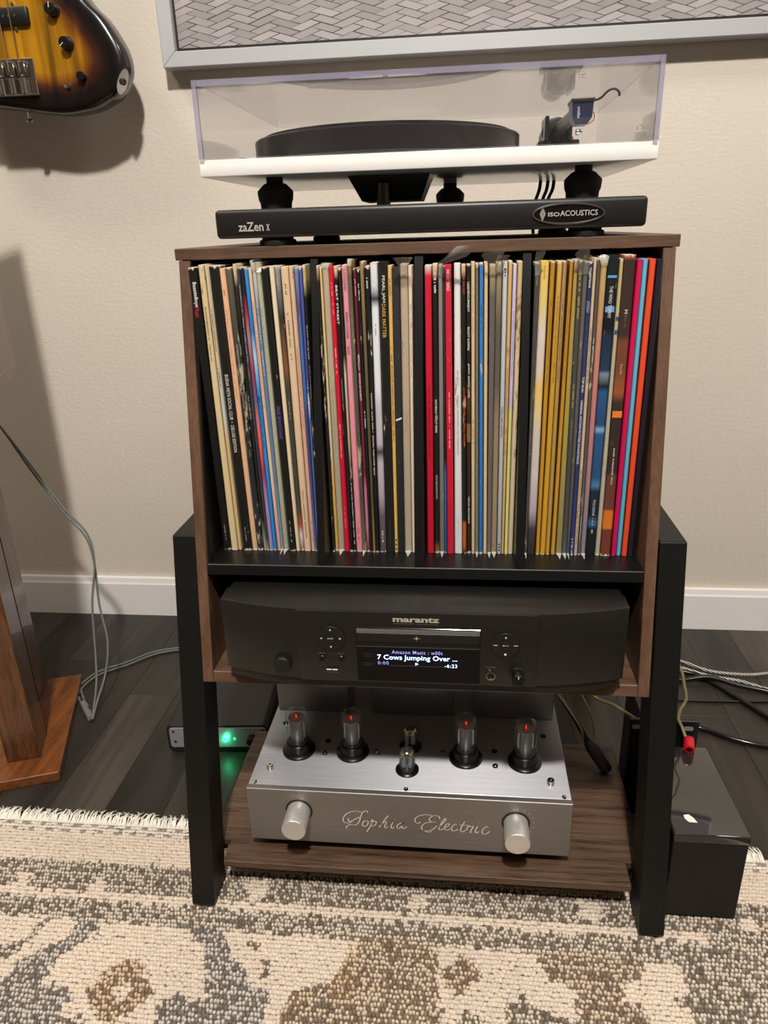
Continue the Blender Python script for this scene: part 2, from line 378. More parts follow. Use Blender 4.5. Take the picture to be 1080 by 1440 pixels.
def build_rug():
    rg = np.random.default_rng(5)
    RX0, RX1, RY0, RY1 = -1.0, .46, -.95, .043
    t = thing('area_rug', 'cream and grey-brown patterned wool rug with white fringe on dark floor', 'rug', (-.2, -.3, 0))
    part('backing', MB().box(RX0, RX1, RY0, RY1, 0, .0075, .002, 1), mat('rug_backing', (86, 74, 63), .9, var=.25, vscale=260), t)
    px, py = .0042, .0056
    xs = np.arange(RX0+.004, RX1-.003, px); ys = np.arange(-.40, RY1-.002, py)
    X, Y = np.meshgrid(xs, ys); row = np.arange(len(ys))[:, None]+0*X
    X = X+(row % 2)*px*.5
    X = (X+rg.normal(0, .00045, X.shape)).ravel(); Y = (Y+rg.normal(0, .0005, Y.shape)).ravel()
    n = len(X)
    # wobbling copies for ragged motif edges
    u = X+rg.normal(0, .0022, n); v = Y+rg.normal(0, .0014, n)
    dx = RX1-u                                              # distance from the right selvedge
    dy = np.minimum(.043-v, dx+.0)                           # band structure turns the corner
    dark = np.zeros(n, bool); warm = np.zeros(n); cool = np.zeros(n)
    b1 = (dy > .070) & (dy < .117); b2 = (dy > .129) & (dy < .158)
    sb1 = (dx > .022) & (dx < .079) & (.043-v > .07); sb2 = (dx > .091) & (dx < .135) & (.043-v > .13)
    dark |= b1 & (dx > .079); dark |= b2 & (dx > .135)
    dark |= sb1; dark |= sb2
    fld = (.043-v > .158)
    for k_, p in RUGP.items():
        if k_[0] == 'c' or k_ == 'hole': continue
        dark |= inpoly(u, v, p) & fld
    # more motifs of the same kind nearer the viewer and to the left
    far = (v < -.235) | (u < -.56)
    blob = np.sin(u*31+1.3*np.sin(v*23))+np.sin(v*37+1.1*np.sin(u*17))
    dark |= far & fld & (blob > .25)
    dark &= ~inpoly(u, v, RUGP['hole'])
    for k_, p in RUGP.items():
        if k_[0] == 'c': dark &= ~inpoly(u, v, p)
    warm += inpoly(u, v, RUGP['B'])*.8+inpoly(u, v, RUGP['E'])*.55+inpoly(u, v, RUGP['F'])*.6+inpoly(u, v, RUGP['I'])*.5
    warm += (np.abs(u+.085) < .012)*(v < -.12)*(v > -.19)*.9
    cool += inpoly(u, v, RUGP['A'])*.8+inpoly(u, v, RUGP['C'])*.8
    warm = np.clip(warm+rg.normal(0, .15, n), 0, 1); cool = np.clip(cool+rg.normal(0, .1, n), 0, 1)
    patch = .5+.5*np.sin(u*13+2*np.sin(v*9))*np.sin(v*17+u*5)
    def c(*a): return np.array(lin(a)[:3])
    col = np.empty((n, 3))
    lightA, lightB = c(216, 199, 181), c(204, 188, 172)
    col[:] = lightA+(lightB-lightA)*np.clip(patch*.8+rg.normal(0, .3, n), 0, 1)[:, None]
    pick = rg.random(n)
    streak = np.sin(u*60+row.ravel()*1.9)+np.sin(u*23+row.ravel()*2.7)
    dk = c(92, 80, 68)+(c(128, 116, 104)-c(92, 80, 68))*rg.random((n, 1))
    dk = dk+(c(134, 100, 68)-dk)*warm[:, None]*.7
    dk = dk+(c(104, 102, 102)-dk)*cool[:, None]*.6
    rowp = .5+.5*np.sin(row.ravel()*2.1+np.sin(u*11)*1.3)
    speck = dark & (pick < .52+.30*rowp+.06*streak)
    lw = c(212, 199, 182)+(c(210, 182, 148)-c(212, 199, 182))*warm[:, None]
    lw = lw+(c(190, 186, 180)-lw)*cool[:, None]*.6
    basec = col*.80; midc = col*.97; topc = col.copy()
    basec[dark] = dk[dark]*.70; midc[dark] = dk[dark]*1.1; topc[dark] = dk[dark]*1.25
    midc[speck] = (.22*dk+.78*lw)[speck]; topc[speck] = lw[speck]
    # flat-woven band next to the fringe with small grey ovals
    wv = .043-Y
    fw = wv < .022
    ov = fw & (np.sin((X+.012*(wv > .011))*2*np.pi/.026) > .35) & (np.abs((wv % .011)-.0055) < .0036)
    for A_ in (basec, midc, topc):
        A_[fw] = c(214, 204, 190); A_[ov] = c(150, 138, 124)
        A_ *= rg.uniform(.93, 1.05, (n, 1))
    hz = np.where(fw, .0016, np.where(dark, .0038, .0028))*rg.uniform(.8, 1.2, n)
    # one knot: 6-sided dome
    a = np.arange(6)*np.pi/3
    base = np.stack([np.cos(a)*.62, np.sin(a)*.56, 0*a], 1)
    mid = np.stack([np.cos(a+.5)*.46, np.sin(a+.5)*.40, 0*a+.75], 1)
    kn = np.concatenate([base, mid, [[0, 0, 1.0]]])
    th = rg.normal(0, .25, n); ct, st = np.cos(th), np.sin(th)
    V = np.empty((n, 13, 3), np.float32)
    sz = np.where(dark, rg.uniform(.88, 1.06, n), 1.5)[:, None]
    kx = kn[None, :, 0]*px*sz; ky = kn[None, :, 1]*py*np.where(dark, .92, 1.14)[:, None]
    tilt = rg.normal(0, .0007, (n, 2))
    V[:, :, 0] = X[:, None]+kx*ct[:, None]-ky*st[:, None]+kn[None, :, 2]*tilt[:, :1]
    V[:, :, 1] = Y[:, None]+kx*st[:, None]+ky*ct[:, None]+kn[None, :, 2]*tilt[:, 1:]
    V[:, :, 2] = .0070+kn[None, :, 2]*hz[:, None]
    tri = []
    for i in range(6):
        j = (i+1) % 6
        tri += [(i, j, 6+j), (i, 6+j, 6+i), (6+i, 6+j, 12)]
    tri = np.array(tri)
    F = (tri[None]+(np.arange(n)*13)[:, None, None]).reshape(-1, 3)
    me = bpy.data.meshes.new('pile')
    nf = len(F)
    me.vertices.add(n*13); me.vertices.foreach_set('co', (V-np.array([-.2, -.3, 0], np.float32)).ravel())
    me.loops.add(nf*3); me.loops.foreach_set('vertex_index', F.ravel().astype(np.int32))
    me.polygons.add(nf); me.polygons.foreach_set('loop_start', np.arange(0, nf*3, 3, dtype=np.int32))
    me.polygons.foreach_set('use_smooth', np.ones(nf, bool))
    me.update(); me.validate()
    ca = me.color_attributes.new('Col', 'FLOAT_COLOR', 'POINT')
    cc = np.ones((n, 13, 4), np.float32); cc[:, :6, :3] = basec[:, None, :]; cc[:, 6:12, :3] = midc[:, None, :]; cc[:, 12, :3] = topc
    ca.data.foreach_set('color', cc.ravel())
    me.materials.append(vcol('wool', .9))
    o = bpy.data.objects.new('pile', me); COL.objects.link(o); o.parent = t; o['kind'] = 'stuff'
    # fringe along the far edge and selvedge cord on the right
    mb = MB(); xx = RX0+.003; rr = random.Random(3)
    while xx < RX1-.004:
        ln = rr.uniform(.015, .029); cx = rr.uniform(-.012, .006); hh = rr.uniform(.004, .011)
        p = [(xx, RY1-.003, .007), (xx+cx*.2, RY1+ln*.35, .007+hh*.6), (xx+cx*.6, RY1+ln*.75, .004+hh*.6), (xx+cx*1.4, RY1+ln, .0016+rr.random()*.004)]
        mb.tube(p, [.0012, .0011, .001, .0007], 4)
        xx += rr.uniform(.0011, .0018)
    fr = part('fringe', mb, mat('fringe_cotton', (236, 229, 217), .9), t, 180); fr['kind'] = 'stuff'
    sv = MB().tube([(RX1-.001, y, .006) for y in np.linspace(-.9, RY1, 20)], .0045, 8)
    part('selvedge', sv, mat('selvedge_wool', (214, 202, 186), .9, var=.1, vscale=300), t, 60)
build_rug()

# ------------------------------------------------------------------ record console
ZS = .4649; YT, YB, ZT, ZB = .0427, -.0461, .789, .3246
HP = .2536; TH = .0122
def yf(z): return YT+(YB-YT)*(ZT-z)/(ZT-ZB)            # slanted front edge of the cabinet
con = thing('record_console', 'walnut and black record console on slanted black leg frames', 'record stand', (0, .15, .012))
part('top_panel', MB().box(-.2568, .2568, YT-.001, .43, ZT+.0004, .8011, .0008, 1), M_walnutF, con)
side = [(yf(ZT), ZT), (.425, ZT), (.425, ZB), (yf(ZB), ZB)]
for s in (-1, 1):
    a, b = sorted((s*HP, s*(HP-TH)))
    part('side_panel', MB().prism(side, a, b, 'x', .0006, 1), M_walnutS, con)
ln = [(yf(ZT)+.006, ZT-.0005), (.41, ZT-.0005), (.41, ZS+.0005), (yf(ZS)+.006, ZS+.0005)]
part('liner', MB().prism(ln, -HP+TH+.0002, -HP+TH+.0022, 'x'), M_blacklam, con)
part('record_shelf', MB().prism([(yf(ZS), ZS), (.41, ZS), (.41, ZS-.0125), (yf(ZS-.0125), ZS-.0125)], -HP+TH+.0002, HP-TH-.0002, 'x', .0008, 1), M_blacklam, con)
dv = [(yf(ZT-.001)+.002, ZT-.0006), (.405, ZT-.0006), (.405, ZS+.0004), (yf(ZS)+.001, ZS+.0004)]
for x0, x1 in ((-.1130, -.1048), (-.0046, .0048), (.1052, .1142)):
    part('divider', MB().prism(dv, x0, x1, 'x', .0005, 1), M_blacklam, con)
part('bottom_panel', MB().prism([(yf(ZB), ZB), (.41, ZB), (.41, ZB+.0135), (yf(ZB+.0135), ZB+.0135)], -HP+TH+.0002, HP-TH-.0002, 'x', .0008, 1), M_walnutF, con)
part('back_panel', MB().box(-HP+TH+.0002, HP-TH-.0002, .412, .424, ZB+.001, ZT-.0005), M_blacklam, con)
LX0, LX1 = .2542, .2925
for s in (-1, 1):
    a, b = sorted((s*LX0, s*LX1))
    zt, zb = .4854, .0145; d = .047; tl = (.0146+.0882)/(.4854-.012)
    yt = .0146; y_b = yt-tl*(zt-zb); ybk = .392; ybb = ybk+.085
    hh = .034
    # inverted trapezoid frame: front leg, top rail, rear leg
    outer = [(y_b, zb), (yt, zt), (ybk, zt), (ybb, zb), (ybb-d, zb)]
    zi = zt-hh
    yi0 = yt-tl*hh+d; yi1 = ybk+.085*hh/(zt-zb)-d
    inner = [(yi1, zi), (yi0, zi), (y_b+d, zb)]
    # narrower below the cabinet bottom, full rail width above
    poly = outer+inner
    fr = part('leg_frame', MB().prism(poly, a if s < 0 else max(a, .2628), b if s > 0 else min(b, -.2628), 'x', .0016, 2), M_black, con)
    br = MB().box(min(s*.2541, s*.2626), max(s*.2541, s*.2626), .05, .36, .352, .47)
    part('spacer', br, M_black, con)
    for yy in (y_b+.005, ybb-d+.004):
        part('foot_pad', MB().box(min(s*.266, s*.289), max(s*.266, s*.289), yy, yy+.036, .0118, zb+.0005), M_rubber, fr)
shp = [(-.2556, -.0576), (.2568, -.0576), (.2568, -.022), (.282, -.022), (.282, .203), (-.282, .203), (-.282, -.022), (-.2556, -.022)]
part('lower_shelf', MB().prism(shp, .0490, .0590, 'z', .0006, 1), M_walnutT, con)
for s in (-1, 1):
    part('shelf_rail', MB().box(min(s*.264, s*.281), max(s*.264, s*.281), -.020, .198, .0402, .0488), M_black, con)

# ------------------------------------------------------------------ records
REC = [[-234.1, -225.1, -237.2, -227.5, 317.6], [-224.5, -216.6, -225.6, -219.4, 320.1], [-216.6, -212.2, -219.5, -214.5, 319.0], [-210.1, -199.3, -214.5, -203.8, 318.8], [-198.9, -192.7, -203.7, -197.3, 316.1], [-192.7, -186.0, -197.2, -190.5, 316.6], [-185.5, -181.5, -189.7, -185.3, 320.0], [-181.5, -178.6, -185.7, -181.8, 316.4], [-178.6, -173.7, -181.8, -177.9, 316.3], [-173.7, -169.4, -178.0, -173.7, 315.5], [-168.8, -164.3, -173.6, -169.7, 316.1], [-164.3, -161.0, -169.3, -165.0, 320.8], [-161.0, -155.4, -165.5, -160.3, 315.2], [-154.3, -146.7, -160.1, -152.4, 316.4], [-146.1, -141.7, -151.4, -146.2, 316.9], [-141.7, -136.7, -146.2, -140.4, 316.8], [-136.5, -128.8, -139.5, -131.4, 315.9], [-128.2, -123.8, -131.3, -126.0, 316.4], [-123.8, -121.0, -125.2, -121.0, 315.6], [-121.0, -119.1, -121.0, -117.4, 315.4], [-119.1, -117.0, -117.3, -113.5, 317.4], [-103.2, -99.8, -102.6, -99.7, 316.4], [-99.8, -96.0, -99.8, -96.9, 315.0], [-96.0, -88.9, -96.7, -90.0, 317.6], [-88.9, -82.9, -89.9, -85.2, 314.8], [-82.9, -78.1, -85.0, -80.7, 315.3], [-78.1, -75.2, -80.8, -77.5, 313.4], [-74.8, -67.8, -76.9, -70.8, 316.2], [-67.8, -62.9, -70.6, -66.4, 321.1], [-62.9, -59.2, -65.3, -61.7, 312.8], [-59.2, -55.4, -61.7, -58.4, 311.6], [-55.4, -52.2, -58.1, -54.0, 319.1], [-52.2, -47.8, -53.6, -48.5, 314.5], [-47.3, -39.7, -47.9, -40.0, 317.7], [-39.6, -30.2, -39.5, -30.2, 318.2], [-30.1, -26.1, -30.2, -25.7, 314.3], [-25.8, -18.4, -25.3, -18.0, 312.4], [-18.3, -10.0, -17.7, -9.6, 315.6], [-9.9, -6.8, -9.6, -5.3, 313.8], [7.6, 15.3, 7.1, 14.2, 313.6], [16.1, 21.9, 14.6, 20.1, 314.8], [21.9, 27.2, 20.6, 25.0, 314.1], [27.2, 30.4, 25.0, 27.1, 312.6], [30.4, 38.2, 27.1, 33.8, 313.5], [38.8, 47.6, 36.1, 42.9, 314.5], [47.8, 52.3, 43.5, 47.9, 313.4], [52.4, 57.8, 48.2, 52.9, 313.4], [57.9, 61.8, 53.1, 57.2, 315.6], [61.9, 66.1, 57.4, 60.6, 314.1], [66.2, 70.8, 61.3, 65.4, 314.4], [71.2, 75.4, 65.9, 70.0, 315.2], [75.6, 80.1, 71.4, 77.7, 312.7], [80.2, 86.3, 77.8, 83.9, 314.8], [86.6, 91.5, 84.3, 89.3, 315.4], [91.6, 94.7, 89.6, 94.1, 315.8], [94.9, 98.8, 94.3, 98.3, 312.8], [98.9, 104.6, 98.8, 104.0, 315.2], [117.3, 120.0, 115.5, 120.6, 313.6], [120.2, 129.2, 121.0, 129.5, 314.8], [130.0, 134.3, 130.4, 135.2, 314.6], [134.8, 140.7, 137.0, 142.2, 314.4], [140.9, 145.6, 142.3, 146.6, 314.3], [147.0, 151.8, 148.9, 152.8, 314.8], [152.4, 159.0, 153.1, 157.0, 315.4], [159.1, 164.2, 157.1, 161.8, 315.2], [164.2, 167.2, 162.0, 166.8, 314.0], [167.3, 172.2, 166.9, 171.2, 313.0], [172.3, 176.3, 171.3, 174.7, 316.8], [176.5, 179.9, 174.9, 178.8, 316.1], [180.0, 185.0, 178.8, 184.8, 317.3], [185.5, 195.6, 185.1, 195.9, 318.6], [195.8, 201.1, 196.4, 200.2, 315.3], [201.3, 212.3, 200.0, 211.5, 318.6], [213.3, 218.8, 212.6, 218.2, 313.8], [219.4, 224.1, 218.5, 223.4, 314.3], [224.9, 230.9, 224.6, 230.8, 314.3], [231.4, 236.9, 231.6, 237.8, 313.6]]
for c0, c1 in ((0, 21), (21, 39), (39, 57), (57, 77)):      # sleeves stand side by side without sharing space
    for i in range(c0, c1-1):
        for a, b in ((1, 0), (3, 2)):
            if REC[i][a] > REC[i+1][b]:
                REC[i][a] = REC[i+1][b] = (REC[i][a]+REC[i+1][b])/2
CREAM, TAN, BLK, DK = (214, 192, 160), (196, 160, 112), (24, 22, 20), (36, 34, 34)
WHT = (226, 222, 216)
# look, spine colour stops (height 0..1), wear 0..1, marks
SP = [
 ('black sleeve with white and red lettering', [(0, BLK)], .05),
 ('worn cream sleeve with chipped spine', [(0, (214, 190, 146))], .55),
 ('narrow cream sleeve with grey print', [(0, (206, 178, 128)), (.42, (206, 180, 132)), (.48, (196, 196, 184)), (.62, (190, 192, 182)), (.7, (206, 190, 160))], .25),
 ('thick black sleeve with white capitals', [(0, (28, 25, 22))], .05),
 ('peach sleeve with faint orange print', [(0, (214, 172, 136)), (.5, (222, 176, 138)), (1, (230, 180, 144))], .12),
 ('dark blue-black scuffed sleeve', [(0, (40, 46, 52)), (.6, (34, 36, 38)), (1, (96, 90, 76))], .6),
 ('black sleeve with cream worn top corner', [(0, (170, 158, 134)), (.12, (40, 36, 34)), (.8, (30, 28, 28)), (.93, (50, 46, 42)), (.97, (206, 184, 142))], .45),
 ('slate sleeve with dense grey lettering', [(0, (150, 144, 130)), (.05, (62, 60, 66)), (1, (58, 62, 78))], .3),
 ('purple and red marbled sleeve', [(0, (150, 140, 184)), (.2, (160, 130, 170)), (.3, (150, 60, 90)), (.42, (226, 96, 84)), (.5, (190, 110, 130)), (.56, (110, 90, 120)), (.66, (150, 56, 84)), (.78, (178, 120, 130)), (.86, (170, 40, 50)), (.92, (40, 32, 34)), (1, (40, 32, 34))], .2),
 ('bright blue sleeve', [(0, (40, 130, 200)), (.6, (48, 138, 210)), (.72, (170, 205, 230)), (.8, (40, 120, 190)), (1, (60, 140, 205))], .08),
 ('pale peach sleeve with salmon print', [(0, (216, 150, 130)), (.14, (214, 168, 144)), (.3, (218, 190, 160)), (.6, (220, 178, 150)), (1, (214, 194, 164))], .12),
 ('mid blue sleeve with white lettering', [(0, (120, 150, 186)), (.3, (84, 124, 176)), (.85, (86, 122, 178)), (.92, (200, 200, 200)), (1, (214, 208, 196))], .35),
 ('sage-grey sleeve in clear plastic', [(0, (178, 174, 146)), (1, (196, 194, 166))], .1),
 ('black sleeve with purple lettering', [(0, BLK)], .14),
 ('ivory sleeve', [(0, (226, 204, 170)), (1, (228, 210, 178))], .1),
 ('smoky grey sleeve with rust patches', [(0, (150, 96, 60)), (.06, (200, 196, 190)), (.1, (170, 84, 44)), (.16, (70, 68, 60)), (.6, (66, 64, 56)), (.68, (130, 84, 54)), (.76, (104, 74, 56)), (.84, (50, 48, 46)), (1, (150, 148, 146))], .25),
 ('peach-cream sleeve with grey lettering', [(0, (216, 184, 154)), (1, (218, 188, 150))], .14),
 ('pink-beige sleeve with mauve print', [(0, (206, 166, 148)), (.5, (214, 168, 142)), (1, (214, 182, 156))], .25),
 ('indigo and blue sleeve', [(0, (80, 90, 150)), (.35, (72, 66, 120)), (.5, (70, 64, 122)), (.6, (58, 106, 172)), (.8, (64, 96, 164)), (.88, (84, 80, 136)), (1, (120, 140, 180))], .15),
 ('violet-blue narrow sleeve', [(0, (110, 110, 120)), (.1, (88, 110, 160)), (.5, (80, 112, 170)), (.56, (190, 190, 196)), (.6, (70, 70, 130)), (1, (84, 96, 166))], .15),
 ('black sleeve with flaking cream top', [(0, (40, 38, 36)), (.9, (30, 28, 26)), (.95, (190, 170, 120))], .5),
 ('black chipped narrow sleeve', [(0, (30, 34, 34)), (.95, (34, 34, 32)), (1, (200, 180, 140))], .6),
 ('yellowed cream sleeve with tears', [(0, (200, 160, 90)), (.3, (216, 164, 84)), (.4, (214, 194, 156)), (.8, (220, 190, 136)), (1, (226, 186, 116))], .45),
 ('stone-grey sleeve in clear plastic', [(0, (172, 158, 130)), (.5, (186, 172, 146)), (1, (198, 180, 152))], .12),
 ('bright red sleeve', [(0, (206, 18, 54)), (1, (214, 24, 50))], .04),
 ('black sleeve with white capitals', [(0, (26, 25, 24)), (.96, (28, 26, 26)), (.985, (206, 180, 132))], .2),
 ('black and bone scuffed sleeve', [(0, (30, 28, 26)), (.3, (40, 38, 34)), (.42, (186, 170, 140)), (.66, (196, 184, 160)), (.72, (40, 38, 34)), (1, (36, 34, 32))], .5),
 ('candy pink sleeve with dark lettering', [(0, (222, 136, 148)), (1, (228, 150, 162))], .05),
 ('tall olive-grey worn sleeve', [(0, (96, 86, 62)), (.2, (44, 40, 34)), (.5, (62, 54, 40)), (.8, (92, 82, 60)), (.95, (84, 70, 44)), (1, (196, 164, 104))], .45),
 ('maroon sleeve with pale lettering', [(0, (110, 30, 44)), (.1, (196, 120, 138)), (.25, (190, 110, 130)), (.3, (112, 40, 54)), (1, (106, 38, 52))], .08),
 ('black sleeve with white title block', [(0, (28, 26, 28)), (1, (30, 28, 30))], .12),
 ('tall khaki-brown sleeve', [(0, (140, 120, 70)), (.2, (90, 78, 48)), (.5, (96, 86, 58)), (.8, (112, 98, 68)), (1, (156, 130, 84))], .25),
 ('black sleeve with fine white print', [(0, (26, 24, 24))], .12),
 ('white sleeve with grey photograph below', [(0, (84, 74, 78)), (.14, (96, 86, 92)), (.22, (170, 158, 164)), (.34, (190, 180, 186)), (.38, (60, 54, 58)), (.41, (186, 178, 184)), (.54, (196, 190, 196)), (.6, (224, 222, 224)), (.86, (226, 226, 230)), (.89, (40, 38, 40)), (.93, (210, 210, 214)), (1, (224, 224, 228))], .06),
 ('thick black sleeve with white and gold capitals', [(0, (32, 28, 27)), (1, (26, 25, 25))], .04),
 ('mustard sleeve with black print', [(0, (222, 182, 104)), (.3, (220, 176, 96)), (1, (218, 178, 112))], .06),
 ('charcoal sleeve with one white mark', [(0, (34, 34, 38)), (1, (50, 50, 54))], .04),
 ('beige sleeve with flared clear plastic top', [(0, (186, 166, 144)), (1, (200, 178, 150))], .06),
 ('off-white narrow sleeve beside the middle divider', [(0, (222, 206, 184)), (1, (226, 208, 184))], .05),
 ('crimson sleeve with dark lettering', [(0, (186, 20, 44)), (.97, (206, 30, 56)), (1, (220, 200, 190))], .04),
 ('black sleeve with worn cream top', [(0, (150, 90, 50)), (.05, (28, 26, 24)), (.95, (30, 28, 26)), (.985, (206, 184, 140))], .3),
 ('taupe sleeve with leaning clear plastic flap', [(0, (112, 102, 98)), (1, (150, 140, 132))], .06),
 ('thin blue and dark sleeve', [(0, (40, 80, 130)), (.3, (60, 110, 170)), (.36, (30, 30, 30)), (1, (60, 66, 70))], .1),
 ('scarlet sleeve with white edges', [(0, (196, 24, 50)), (1, (206, 34, 60))], .03),
 ('white sleeve with typewriter lettering', [(0, (214, 212, 214)), (.5, (226, 220, 216)), (1, (228, 224, 220))], .03),
 ('black sleeve with orange capitals', [(0, (34, 28, 26)), (.03, (186, 90, 34)), (.12, (190, 92, 36)), (.13, (28, 26, 26)), (.96, (30, 26, 26)), (.985, (206, 176, 130))], .08),
 ('dark brown sleeve with white capitals', [(0, (46, 32, 24)), (.5, (60, 42, 30)), (.62, (92, 66, 40)), (.63, (40, 32, 28)), (1, (42, 34, 30))], .12),
 ('cream sleeve with brown specks', [(0, (206, 184, 146)), (1, (218, 190, 144))], .25),
 ('grey sleeve in cloudy plastic', [(0, (120, 114, 96)), (1, (120, 112, 98))], .2),
 ('blue sleeve with white scuffs', [(0, (44, 104, 172)), (.6, (52, 118, 186)), (1, (60, 126, 192))], .3),
 ('cream narrow sleeve', [(0, (212, 188, 146)), (1, (220, 190, 148))], .1),
 ('dark taupe sleeve in clear plastic', [(0, (104, 92, 88)), (.9, (92, 84, 84)), (1, (196, 166, 124))], .15),
 ('tan and black torn sleeve', [(0, (160, 134, 100)), (.3, (166, 140, 104)), (.5, (150, 126, 92)), (.62, (90, 80, 64)), (.8, (84, 76, 60)), (1, (180, 150, 110))], .55),
 ('pale blue-grey sleeve with dark lettering', [(0, (166, 172, 178)), (1, (196, 200, 200))], .05),
 ('orange-tan sleeve with brown print', [(0, (200, 162, 104)), (1, (212, 172, 112))], .2),
 ('lilac sleeve with lime lower half', [(0, (214, 208, 128)), (.535, (206, 204, 130)), (.54, (190, 174, 206)), (1, (206, 192, 220))], .1),
 ('cream sleeve with black chipped edge', [(0, (206, 186, 156)), (.6, (210, 188, 150)), (1, (206, 176, 130))], .55),
 ('black sleeve in loose clear plastic', [(0, (38, 36, 36)), (1, (34, 32, 32))], .4),
 ('thick pale yellow and lilac sleeve', [(0, (46, 40, 42)), (.1, (70, 60, 64)), (.17, (176, 162, 168)), (.3, (206, 190, 188)), (.45, (206, 192, 180)), (.52, (222, 196, 140)), (.6, (224, 186, 96)), (.66, (216, 196, 176)), (.78, (214, 200, 190)), (.86, (220, 196, 130)), (1, (226, 190, 84))], .04),
 ('gold sleeve', [(0, (196, 146, 44)), (1, (180, 130, 40))], .06),
 ('bright gold sleeve', [(0, (204, 152, 44)), (.7, (196, 150, 50)), (1, (206, 164, 84))], .08),
 ('tan-gold sleeve with brown print', [(0, (184, 144, 64)), (.5, (172, 138, 74)), (1, (166, 134, 94))], .08),
 ('amber sleeve', [(0, (196, 146, 56)), (1, (184, 132, 46))], .06),
 ('olive-yellow sleeve in clear plastic', [(0, (150, 130, 70)), (.5, (180, 156, 50)), (1, (184, 150, 50))], .06),
 ('black sleeve with yellow print in plastic', [(0, (60, 84, 90)), (.12, (40, 44, 44)), (1, (44, 42, 38))], .1),
 ('dark grey sleeve in crumpled plastic', [(0, (70, 56, 60)), (1, (92, 88, 80))], .1),
 ('navy sleeve with white capitals', [(0, (44, 58, 112)), (.3, (50, 54, 100)), (.5, (40, 52, 100)), (.72, (52, 60, 104)), (1, (40, 46, 84))], .1),
 ('beige sleeve with grey lettering', [(0, (190, 168, 140)), (1, (200, 174, 148))], .25),
 ('dark grey sleeve with white lettering', [(0, (96, 88, 84)), (1, (88, 80, 72))], .2),
 ('orange to pink fading sleeve', [(0, (130, 134, 150)), (.2, (160, 128, 140)), (.4, (196, 120, 130)), (.6, (210, 124, 118)), (.78, (206, 140, 104)), (.9, (206, 164, 96)), (1, (200, 170, 96))], .05),
 ('thick navy sleeve with blue faceted picture', [(0, (22, 24, 28)), (.1, (28, 32, 38)), (.12, (60, 100, 140)), (.15, (24, 28, 34)), (.24, (30, 44, 60)), (.26, (70, 120, 160)), (.29, (40, 76, 116)), (.44, (44, 84, 128)), (.455, (130, 170, 200)), (.47, (40, 72, 110)), (.58, (44, 84, 130)), (.6, (22, 26, 32)), (.64, (120, 140, 150)), (.65, (34, 56, 84)), (.76, (32, 46, 66)), (.78, (20, 22, 26)), (1, (24, 30, 36))], .04),
 ('grey-beige sleeve with two blue stripes', [(0, (178, 166, 144)), (.62, (176, 168, 150)), (1, (196, 170, 116))], .12),
 ('thick dark brown sleeve with orange panels', [(0, (112, 58, 44)), (.1, (110, 56, 42)), (.105, (210, 116, 36)), (.17, (206, 110, 34)), (.175, (104, 60, 48)), (.3, (100, 58, 46)), (.305, (56, 42, 38)), (.52, (54, 40, 36)), (.55, (64, 46, 38)), (.58, (150, 84, 46)), (.66, (110, 66, 46)), (.74, (120, 66, 42)), (.76, (62, 46, 40)), (.985, (58, 42, 36)), (1, (186, 100, 60))], .05),
 ('magenta sleeve', [(0, (196, 14, 84)), (1, (206, 20, 76))], .0),
 ('sky blue sleeve', [(0, (90, 172, 206)), (1, (104, 180, 212))], .0),
 ('orange-red sleeve', [(0, (224, 74, 40)), (1, (226, 78, 42))], .0),
 ('midnight navy sleeve beside the right panel', [(0, (30, 29, 40)), (1, (32, 30, 42))], .0),
]
